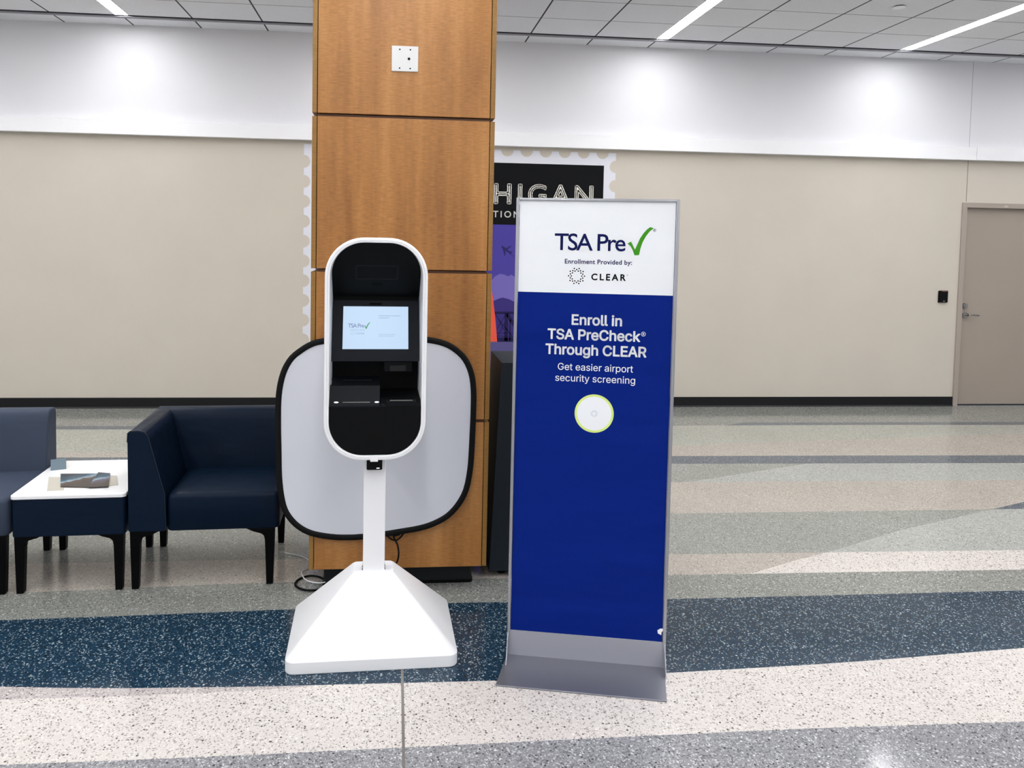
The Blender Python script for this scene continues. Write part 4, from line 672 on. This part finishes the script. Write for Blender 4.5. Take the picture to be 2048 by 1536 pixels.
bm.faces.new([bm.verts.new((x, hy(z)-0.001, z)) for x, z in ((-0.018, 1.470), (0.024, 1.470), (0.024, 1.482), (-0.018, 1.482))])
mesh('camera_window', bm, mat('lens_black', '08090b', 0.6, spec=0.1), hood)
# monitor
M0, M1 = Vector((0, FY+0.232, 1.412)), Vector((0, FY+0.140, 1.168))   # top, bottom of the sloping face
dv = (M1-M0); ML = dv.length; dv.normalize(); nv = Vector((0, -dv.z, dv.y)); 
if nv.y > 0: nv = -nv
def mpn(u, v, h=0): p = M0 + dv*v + nv*h; return (u, p.y, p.z)
def slab(bm, u0, u1, v0, v1, h0, h1):
    v = [bm.verts.new(mpn(a, b, c)) for a, b, c in ((u0,v0,h0),(u1,v0,h0),(u1,v1,h0),(u0,v1,h0),(u0,v0,h1),(u1,v0,h1),(u1,v1,h1),(u0,v1,h1))]
    for f in ((0,3,2,1),(4,5,6,7),(0,1,5,4),(1,2,6,5),(2,3,7,6),(3,0,4,7)): bm.faces.new([v[i] for i in f])
    return bm
sx0, sx1, sv0, sv1 = -0.1335, 0.1315, 0.031, 0.211
bm = slab(bmesh.new(), -IW/2+0.001, IW/2-0.001, 0.006, sv0, -0.012, 0)
slab(bm, -IW/2+0.001, IW/2-0.001, sv1, ML, -0.012, 0); slab(bm, -IW/2+0.001, sx0, sv0, sv1, -0.012, 0); slab(bm, sx1, IW/2-0.001, sv0, sv1, -0.012, 0)
mesh('monitor_bezel', bm, M['bezel'], ks)
scr = mesh('screen', slab(bmesh.new(), sx0, sx1, sv0, sv1, -0.010, -0.003), mat('lit_screen', '20262c', 0.3, emit='c3defb', estr=SCREEN), ks)
mesh('webcam', slab(bmesh.new(), -0.026, 0.022, 0.018, 0.024, -0.001, 0.0006), mat('webcam_black', '030304', 0.7, spec=0.05), ks)
ink = lambda nm, c, e=0.3: mat(nm, '101418', 0.5, emit=c, estr=SCREEN)
sp = lambda u, v: mpn(u, sv0 + (0.180-v), -0.0026)
cm = ink('screen_ink_grey', '6d7fae'); gm = ink('screen_ink_green', '3f9c5c'); fm = ink('screen_ink_faint', '9db4d6'); wm = ink('screen_ink_white', 'ddeeff')
mesh('screen_lettering', text(bmesh.new(), 'TSA Pre', 'vera', sx0+0.020, sx0+0.086, 0.090, 0.0165, 0, 0.0, sp), cm, scr)
mesh('screen_lettering', text(bmesh.new(), 'CLEAR', 'vera', sx0+0.053, sx0+0.086, 0.0625, 0.0062, 0, 0, sp), cm, scr)
CH = [(0.0, 0.42), (0.14, 0.50), (0.27, 0.22), (0.42, 0.55), (0.62, 0.85), (0.86, 1.0), (0.90, 0.94), (0.72, 0.76), (0.56, 0.50), (0.43, 0.22), (0.35, 0.0), (0.22, 0.0), (0.12, 0.25)]
bm = bmesh.new(); bm.faces.new([bm.verts.new(sp(sx0+0.0865+p[0]*0.026, 0.085+p[1]*0.028)) for p in CH]); mesh('screen_check_mark', bm, gm, scr)
mesh('screen_lettering', text(bmesh.new(), 'Enrollment Provided by:', 'vera', sx0+0.028, sx0+0.090, 0.0775, 0.0048, 0, 0, sp), fm, scr)
def barm(bm, x0, x1, v, h):
    bm.faces.new([bm.verts.new(sp(a, b)) for a, b in ((x0, v), (x1, v), (x1, v+h), (x0, v+h))])
def dots(bm, put, cx, cz, r, dr):
    for k in range(10):
        for ph, rr_ in ((0, 1.0), (18, 0.82), (0, 0.66)):
            a = rad(36*k+ph); u, v = cx + r*rr_*math.cos(a), cz + r*rr_*math.sin(a)
            bm.faces.new([bm.verts.new(put(u + dr*math.cos(q*math.pi/4), v + dr*math.sin(q*math.pi/4))) for q in range(8)])
bm = bmesh.new(); dots(bm, sp, sx0+0.040, 0.0655, 0.0065, 0.0006); mesh('screen_emblem', bm, fm, scr)
for x0, x1, v in ((0.144, 0.196, 0.139), (0.199, 0.232, 0.139), (0.144, 0.186, 0.130)):
    bm = bmesh.new(); barm(bm, sx0+x0, sx0+x1, v, 0.0022); mesh('screen_blurred_line', bm, fm, scr)
for x0, x1, v in ((0.144, 0.214, 0.061), (0.144, 0.206, 0.054)):
    bm = bmesh.new(); barm(bm, sx0+x0, sx0+x1, v, 0.0014); mesh('screen_blurred_line', bm, fm, scr)
# shelf with slots
half = IW/2-0.001; XS = 0.018
bm = prism(bmesh.new(), [(FY+0.062, 1.085), (FY+0.25, 1.088), (FY+0.25, 0.99), (FY+0.009, 0.99), (FY+0.009, 1.014), (FY+0.014, 1.018)], -half, XS, 'x')
sh = mesh('document_shelf', bm, M['dgrey'], ks, bevel=0.0015, seg=1)
bm = prism(bmesh.new(), [(FY+0.04, 1.034), (FY+0.25, 1.036), (FY+0.25, 0.99), (FY+0.009, 0.99), (FY+0.009, 1.014), (FY+0.014, 1.018)], XS+0.001, half, 'x')
mesh('receipt_shelf', bm, M['black'], ks, bevel=0.0015, seg=1)
def spt(x, f, h=0.001):  # point on the sloping shelf front, f 0 bottom .. 1 top
    y = FY+0.014+(0.048)*f; z = 1.018+0.067*f; return (x, y-h*0.8, z+h*0.6)
for x in (-0.150, 0.010-0.004):
    bm = bmesh.new(); P = [spt(x + 0.009*math.cos(a*math.pi/8), 0.13 + 0.045*math.sin(a*math.pi/8), 0.0012) for a in range(16)]
    bm.faces.new([bm.verts.new(p) for p in P]); mesh('slot_light', bm, mat('pale_lens', 'c9ccd0', 0.3, emit='c9ccd0', estr=0.25), sh)
bm = bmesh.new(); bm.faces.new([bm.verts.new(spt(x, f, 0.0012)) for x, f in ((-0.125, 0.10), (-0.02, 0.10), (-0.02, 0.155), (-0.125, 0.155))])
mesh('card_slot', bm, mat('slot_black', '020203', 0.3), sh)
bm = BX(0.042, 0.158, FY+0.004, FY+0.036, 1.012, 1.0345)
tray = mesh('receipt_tray', bm, M['dgrey'], ks, bevel=0.003)
mesh('tray_bar', BX(0.056, 0.144, FY+0.006, FY+0.012, 1.0345, 1.037), mat('brass_grey_bar', '8f9088', 0.35, 0.6), tray)
mesh('shelf_edge', BX(-half, 0.038, FY+0.0035, FY+0.009, 1.011, 1.0145), M['bezel'], ks)
# front fascia
Fz = cut(inner, 1.012, False)
mesh('front_fascia', prism(bmesh.new(), Fz, FY+0.006, FY+0.012), M['black'], ks)
# printer block in the cavity
pr_ = mesh('printer', BX(0.034, 0.148, FY+0.15, FY+0.245, 1.122, 1.166), M['dgrey'], ks, bevel=0.003)
mesh('paper_slot', BX(0.058, 0.122, FY+0.147, FY+0.152, 1.126, 1.149), mat('slot_void', '020203', 0.6), pr_)
mesh('tray_rim', tube(bmesh.new(), [(-0.135, FY+0.10, 1.090), (-0.12, FY+0.12, 1.095), (-0.015, FY+0.12, 1.095)], 0.0016), M['bezel'], sh)
# slim access doors on the inside walls
for s in (-1, 1):
    bm = BX(s*half-(0.004 if s > 0 else 0), s*half+(0.004 if s < 0 else 0), FY+0.075, FY+0.125, 1.085, 1.17)
    mesh('inner_hatch', bm, mat('hatch_grey', '9a9ca2', 0.4), ks)
# scanner under the head and white clip
mesh('barcode_scanner', BX(-0.031, 0.031, -0.075, -0.028, 0.745, 0.800), M['black'], ks, bevel=0.005)
bm = BX(-0.026, 0.026, -0.078, -0.03, 0.742, 0.75)
mesh('head_clip', BX(-0.017, 0.013, FY-0.004, FY+0.012, 0.799, 0.813), M['pwhite'], ks, bevel=0.001, seg=1)
bm.free()
mesh('scanner_light', BX(0.008, 0.020, -0.0765, -0.074, 0.752, 0.755), mat('white_led', 'e8e8e8', 0.3, emit='ffffff', estr=0.5), ks)

# ------------------------------------------------------------------ banner stand
ang = math.atan2(-0.138, 0.601)
bs = thing('banner_stand', 'tall blue and white banner on an aluminium stand, right of the kiosk', 'banner stand', (0.469, 3.019, 0), ang)
BW = 0.6166; BT = 1.828; BB = 0.106
for x0 in (0.0, BW-0.010):
    mesh('upright', BX(x0, x0+0.010, -0.008, 0.012, 0.0, BT), M['alu'], bs, bevel=0.002, seg=2)
mesh('rear_frame', box(box(BX(-0.003+0.0, 0.004, 0.014, 0.026, 0.0, BT+0.004), BW-0.003, BW+0.005, 0.014, 0.026, 0.0, BT+0.004), 0, BW, 0.014, 0.026, BT-0.004, BT+0.004), M['alu'], bs)
mesh('top_rail', BX(0.010, BW-0.010, -0.008, 0.012, BT-0.008, BT), M['alu'], bs, bevel=0.002, seg=2)
# fabric graphic: slightly billowed grid
def cloth(z0, z1, nx, nz, name, m):
    bm = bmesh.new(); V = []
    for j in range(nz+1):
        z = z0+(z1-z0)*j/nz
        V.append([bm.verts.new((0.012+(BW-0.024)*i/nx, -0.001, z)) for i in range(nx+1)])
    for j in range(nz):
        for i in range(nx): bm.faces.new((V[j][i], V[j][i+1], V[j+1][i+1], V[j+1][i]))
    return mesh(name, bm, m, bs, 60)
cloth(1.4645, BT-0.006, 8, 6, 'white_fabric_panel', fabric('banner_white', 'eef0f2', 0.6, 0.4))
cloth(BB+0.001, 1.4645, 8, 20, 'blue_fabric_panel', fabric('banner_blue', '002078', 0.6, 0.7))
nvy = mat('print_navy', '0c1650', 0.6, spec=0.12); wht = mat('print_white', 'f2f4f6', 0.6); blk = mat('print_black', '070809', 0.6, spec=0.12); grn = mat('print_green', '43941f', 0.6, spec=0.12)
Y = -0.0016
mesh('logo_lettering', text(bmesh.new(), 'TSA Pre', 'vera', 0.150, 0.421, 1.631, 0.063, Y, 0.013), nvy, bs)
chk = [(0.428,1.661),(0.441,1.668),(0.4475,1.656),(0.4565,1.638),(0.464,1.655),(0.475,1.682),(0.488,1.702),(0.500,1.716),(0.511,1.7245),(0.523,1.7215),(0.522,1.718),(0.510,1.708),(0.497,1.690),(0.485,1.667),(0.478,1.645),(0.4725,1.617),(0.4555,1.6155),(0.448,1.636),(0.440,1.650)]
bm = bmesh.new(); flat(bm, chk, Y); mesh('green_check_mark', bm, grn, bs)
def reg(bm, cx, cz, r, wd):
    n = 20
    for k in range(n):
        a, b = k*2*math.pi/n, (k+1)*2*math.pi/n
        bm.faces.new([bm.verts.new((cx+q*math.cos(t_), Y, cz+q*math.sin(t_))) for q, t_ in ((r, a), (r, b), (r-wd, b), (r-wd, a))])
    text(bm, 'R', 'vera', cx-r*0.36, cx+r*0.45+1e-5, cz-r*0.5, r*1.0, Y) if False else None
    flat(bm, [(cx-r*0.35, cz-r*0.5), (cx-r*0.15, cz-r*0.5), (cx-r*0.15, cz+r*0.5), (cx-r*0.35, cz+r*0.5)], Y)
    flat(bm, [(cx-r*0.15, cz+r*0.5), (cx+r*0.3, cz+r*0.4), (cx+r*0.3, cz+r*0.05), (cx-r*0.15, cz-r*0.1), (cx-r*0.15, cz+r*0.08), (cx+r*0.1, cz+r*0.15), (cx+r*0.1, cz+r*0.28), (cx-r*0.15, cz+r*0.32)], Y)
    flat(bm, [(cx-r*0.02, cz-r*0.02), (cx+r*0.2, cz-r*0.5), (cx+r*0.4, cz-r*0.5), (cx+r*0.15, cz+r*0.02)], Y)
bm = bmesh.new(); reg(bm, 0.528, 1.713, 0.0058, 0.0012); mesh('registered_mark', bm, nvy, bs)
mesh('provider_lettering', text(bmesh.new(), 'Enrollment Provided by:', 'vera', 0.191, 0.447, 1.579, 0.0170, Y, 0.025), nvy, bs)
bm = bmesh.new(); dots(bm, lambda u, v: (u, Y, v), 0.2375, 1.531, 0.0305, 0.0029); mesh('dotted_ring_emblem', bm, blk, bs)
mesh('brand_lettering', text(bmesh.new(), 'CLEAR', 'vera', 0.294, 0.425, 1.5175, 0.0235, Y, 0.045), blk, bs)
bm = bmesh.new(); disc(bm, 0.431, 1.539, Y, 0.0016, 10); mesh('registered_dot', bm, blk, bs)
mesh('headline_lettering', text(bmesh.new(), 'Enroll in', 'inter', 0.223, 0.416, 1.342, 0.0385, Y, 0.042), wht, bs)
mesh('headline_lettering', text(bmesh.new(), 'TSA PreCheck', 'inter', 0.131, 0.487, 1.284, 0.0385, Y, 0.042), wht, bs)
bm = bmesh.new(); reg(bm, 0.498, 1.3135, 0.0088, 0.0016); mesh('registered_mark', bm, wht, bs)
mesh('headline_lettering', text(bmesh.new(), 'Through CLEAR', 'inter', 0.124, 0.512, 1.2245, 0.0385, Y, 0.042), wht, bs)
mesh('body_lettering', text(bmesh.new(), 'Get easier airport', 'inter', 0.174, 0.463, 1.163, 0.0265, Y, 0.004), wht, bs)
mesh('body_lettering', text(bmesh.new(), 'security screening', 'inter', 0.165, 0.472, 1.119, 0.0265, Y, 0.004), wht, bs)
bm = bmesh.new(); disc(bm, 0.319, 0.996, Y, 0.0755, 48); mesh('lime_ring', bm, mat('print_lime', 'd9ec84', 0.6), bs)
bm = bmesh.new(); disc(bm, 0.319, 0.996, Y-0.0003, 0.0665, 48); wd_ = mesh('white_disc', bm, wht, bs)
bm = bmesh.new(); dots(bm, lambda u, v: (u, Y-0.0006, v), 0.319, 0.996, 0.0125, 0.0009); mesh('dotted_ring_emblem', bm, mat('print_teal', '3f6a80', 0.6), bs)
# foot: upright lip, floor plate and gussets
def brushed(name, col):
    m = mat(name, col, 0.42, 0.4); t = NT(m); t.bump(t.noise(t.coord(3, 200, 200), 1, 2), 0.05, 0.001); return m
al = brushed('grey_metal', 'a8a9b1'); al2 = brushed('grey_metal_plate', '8f9098'); al2.node_tree.nodes['Principled BSDF'].inputs['Metallic'].default_value = 0.8
mesh('back_plate', BX(0.002, BW-0.002, -0.004, 0.0, 0.0, BB), al, bs)
bm = bmesh.new()
prism(bm, [(0.0, 0.0), (BW, 0.0), (0.600, -0.229), (-0.025, -0.227)], 0.0, 0.006, 'z')
mesh('floor_plate', bm, al2, bs, bevel=0.001, seg=1)
mesh('rear_floor_plate', BX(0, BW, 0.0, 0.12, 0, 0.004), al, bs)
for x in (0.0, BW-0.003):
    mesh('gusset', prism(bmesh.new(), [(0, 0), (-0.087, 0.005), (-0.083, 0.008), (-0.002, BB), (0, BB)], x, x+0.003, 'x'), al, bs)
bm = bmesh.new(); flat(bm, [(0.598, 0.143), (0.607, 0.150), (0.6085, 0.166), (0.590, 0.158), (0.5935, 0.138)][:], Y-0.001)
t = mesh('torn_tape', prism(bmesh.new(), [(0.588, 0.141), (0.601, 0.135), (0.602, 0.148), (0.609, 0.152), (0.609, 0.160), (0.597, 0.160), (0.586, 0.152)], -0.004, -0.0015), wht, bs)
bm.free()

# ------------------------------------------------------------------ slate cabinet behind the banner
cbn = thing('slate_cabinet', 'dark slate grey cabinet with flared sides standing between column and banner', 'cabinet', (0.50, 3.74, 0))
bm = bmesh.new()
zt, zb = 1.065, 0.03
P = [(0.0235, 0.012, zt), (0.50, 0.012, zt), (0.50, 0.42, zt), (0.0235, 0.42, zt), (-0.019, 0, zb), (0.54, 0, zb), (0.54, 0.44, zb), (-0.019, 0.44, zb)]
v = [bm.verts.new(p) for p in P]
for f in ((0,1,2,3), (7,6,5,4), (0,4,5,1), (1,5,6,2), (2,6,7,3), (3,7,4,0)): bm.faces.new([v[i] for i in f])
mesh('cabinet_body', bm, M['cab'], cbn, bevel=0.002, seg=2)
for x, y in ((0.05, 0.06), (0.45, 0.06), (0.05, 0.36), (0.45, 0.36)):
    mesh('foot', cyl(bmesh.new(), (x, y, 0), (x, y, zb), 0.02, 0.022), M['black'], cbn, 40)

# ------------------------------------------------------------------ lounge seating
A0 = rad(2.1); FO = Vector((-1.222, 3.68, 0))
def at(lx, ly=0): return (FO.x + lx*math.cos(A0) - ly*math.sin(A0), FO.y + lx*math.sin(A0) + ly*math.cos(A0), 0)
ZL = 0.275
def legs(root, w_, dpt, inset_l=0.03, inset_r=0.03):
    prof = [(0.0, ZL), (0.135, ZL), (0.10, 0.258), (0.062, 0.247), (0.050, 0.236), (0.046, 0.215), (0.0385, 0.0), (0.008, 0.0)]
    for sx in (0, 1):
        for y0 in (0.018, dpt-0.055):
            pts = [((inset_l + x) if sx == 0 else (w_-inset_r-x), z) for x, z in prof]
            lg = mesh('leg', prism(bmesh.new(), pts, y0, y0+0.036), M['legblack'], root, bevel=0.003, seg=2)
            xc = (inset_l+0.0235) if sx == 0 else (w_-inset_r-0.0235)
def cushion(bm, x0, x1, y0, y1, z0, z1, crown=0.012, n=8, r=0.02):
    """rounded upholstered block with a softly crowned top"""
    cx, cy = (x0+x1)/2, (y0+y1)/2
    loops = []
    def ring(ins, z): return [(x, y, z) for x, y in rrect((x1-x0)-2*ins, (y1-y0)-2*ins, max(r-ins, 0.004), 5, cx, cy)]
    loops = [ring(0.006, z0), ring(0, z0+0.006), ring(0, z1-r)]
    for k in range(1, 6):
        a = math.pi/2*k/5; loops.append(ring(r*(1-math.cos(a))*0.98, z1-r+r*math.sin(a)))
    V = [[bm.verts.new(p) for p in L] for L in loops]; m_ = len(V[0])
    for A, B in zip(V, V[1:]):
        for k in range(m_): bm.faces.new((A[k], A[(k+1) % m_], B[(k+1) % m_], B[k]))
    bm.faces.new(V[0][::-1])
    prev = V[-1]
    for s in (0.8, 0.55, 0.28):
        cur = [bm.verts.new((cx+(p.co.x-cx)*s, cy+(p.co.y-cy)*s, z1 + crown*(1-s*s))) for p in V[-1]]
        for k in range(m_): bm.faces.new((prev[k], prev[(k+1) % m_], cur[(k+1) % m_], cur[k]))
        prev = cur
    bm.faces.new(prev)
    return bm
DP = 0.58
# navy armchair unit
ch = thing('lounge_chair', 'navy vinyl lounge chair with one left arm, beside the white-topped table', 'chair', at(0), A0)
CW = 0.69
prof = [(0.004, ZL+0.006), (0.002, 0.70), (0.004, 0.742), (0.014, 0.751), (0.050, 0.753), (0.078, 0.747), (0.094, 0.728), (0.103, 0.695), (0.128, 0.60), (0.155, 0.50), (0.168, 0.452), (0.172, ZL+0.006), (0.16, ZL), (0.014, ZL)]
mesh('arm', prism(bmesh.new(), prof, 0.008, DP-0.092), M['navy'], ch, bevel=0.006, seg=3)
bm = tube(bmesh.new(), [(x, 0.0085, z) for x, z in prof[1:12]], 0.0022, 6)
mesh('arm_piping', bm, mat('navy_piping', '0a1a2c', 0.5), ch, 60)
mesh('seat', cushion(bmesh.new(), 0.175, CW, 0.012, DP-0.11, ZL, 0.452, 0.012, r=0.026), M['navy'], ch, 50)
bprof = [(DP-0.004, ZL), (DP, ZL+0.008), (DP, 0.73), (DP-0.012, 0.748), (DP-0.03, 0.752), (DP-0.075, 0.751), (DP-0.094, 0.744), (DP-0.105, 0.725), (DP-0.112, 0.69), (DP-0.13, 0.56), (DP-0.145, 0.45), (DP-0.145, ZL)]
mesh('backrest', prism(bmesh.new(), bprof, 0.008, CW-0.004, 'x'), M['navy'], ch, bevel=0.008, seg=3)
legs(ch, CW, DP, 0.008, 0.022)
# table unit
tb = thing('lounge_side_table', 'low navy table block with white top between the two lounge chairs', 'table', at(-0.509), A0)
TW = 0.503
mesh('table_body', prism(bmesh.new(), rrect(TW-0.008, DP-0.02, 0.022, 6, TW/2, DP/2), ZL-0.008, 0.442, 'z'), M['navy'], tb, 40, bevel=0.004)
mesh('table_top', prism(bmesh.new(), rrect(TW, DP-0.008, 0.022, 6, TW/2, DP/2), 0.4435, 0.461, 'z'), M['tabletop'], tb, 40, bevel=0.003)
legs(tb, TW, DP, 0.012, 0.012)
# grey chair
gc = thing('lounge_chair', 'slate grey armless lounge chair at the left edge of the photo', 'chair', at(-1.205), A0)
GW = 0.692
mesh('seat', cushion(bmesh.new(), 0.003, GW-0.003, 0.008, DP-0.11, ZL, 0.452, 0.014, r=0.03), M['greyv'], gc, 50)
mesh('backrest', prism(bmesh.new(), bprof, 0.003, GW-0.003, 'x'), M['greyv'], gc, bevel=0.010, seg=3)
legs(gc, GW, DP, 0.012, 0.016)
# papers on the table (table frame: origin at table left front)
ZT_ = 0.461
def leaflet(name, label, pts, z, m, cat='magazine', th_=0.003, grp=None):
    cx = sum(p[0] for p in pts)/len(pts); cy = sum(p[1] for p in pts)/len(pts)
    L = at(cx, cy)
    o = mesh(name, prism(bmesh.new(), [(p[0]-cx, p[1]-cy) for p in pts], 0, th_, 'z'), m, loc=(L[0], L[1], z), rotz=A0)
    return tag(o, label, cat, grp)
def cover(name, seed, sky, rock):
    m = mat(name, sky, 0.35); t = NT(m)
    c = t.n('ShaderNodeTexCoord'); mp_ = t.n('ShaderNodeMapping'); mp_.inputs['Location'].default_value = (seed, seed*2, 0); t.l(c.outputs['Object'], mp_.inputs[0])
    s = t.n('ShaderNodeSeparateXYZ'); t.l(c.outputs['Object'], s.inputs[0])
    n = t.noise(mp_.outputs[0], 30, 4)
    h = t.math('ADD', t.math('SUBTRACT', t.math('MULTIPLY', s.outputs[0], 0.9), s.outputs[1]), t.math('MULTIPLY', t.math('SUBTRACT', n, 0.5), 0.10))
    skyc = t.ramp(t.math('MULTIPLY_ADD', h, 1.0) if False else t.math('ADD', t.math('MULTIPLY', h, 4.0), 0.62), [(0.1, '232e3a'), (0.40, '2f5268'), (0.55, '8fa9b6'), (0.60, rock), (0.85, '3e342f')])
    t.l(skyc, t.b.inputs['Base Color']); return m
leaflet('paper_sheet', 'plain ivory sheet under the left end of the magazines on the white table', [(-0.445, 0.285), (-0.36, 0.28), (-0.30, 0.075), (-0.372, 0.072)], ZT_, M['paper'], 'paper', 0.0012, 'ivory sheets on the table')
leaflet('paper_sheet', 'plain ivory sheet under the right end of the magazines on the white table', [(-0.195, 0.300), (-0.125, 0.285), (-0.075, 0.135), (-0.14, 0.115)], ZT_, M['paper'], 'paper', 0.0012, 'ivory sheets on the table')
leaflet('magazine', 'left magazine on the white table, blue sky and brown mountain cover', [(-0.405, 0.325), (-0.225, 0.315), (-0.185, 0.098), (-0.330, 0.118)], ZT_+0.0013, cover('cover_mountain', 3.1, '4f7488', '5a483f'), 'magazine', 0.004, 'magazines on the table')
leaflet('magazine', 'right magazine on the white table, smaller grey and blue cover', [(-0.228, 0.326), (-0.165, 0.305), (-0.108, 0.096), (-0.198, 0.088)], ZT_+0.0055, cover('cover_grey', 7.7, '5b7080', '67637a'), 'magazine', 0.003, 'magazines on the table')
# small standing card at the table's back left corner
p0 = at(-0.457, 0.44)
t = mesh('folded_card', prism(bmesh.new(), [(-0.035, 0), (-0.032, 0), (0.0, 0.040), (0.032, 0.0), (0.035, 0.0), (0.001, 0.047), (-0.001, 0.047)], -0.035, 0.035, 'x'), mat('card_slate', '667884', 0.5), loc=(p0[0], p0[1], ZT_), rotz=A0+rad(20))
tag(t, 'small slate-blue folded card standing at the back left corner of the table', 'card')
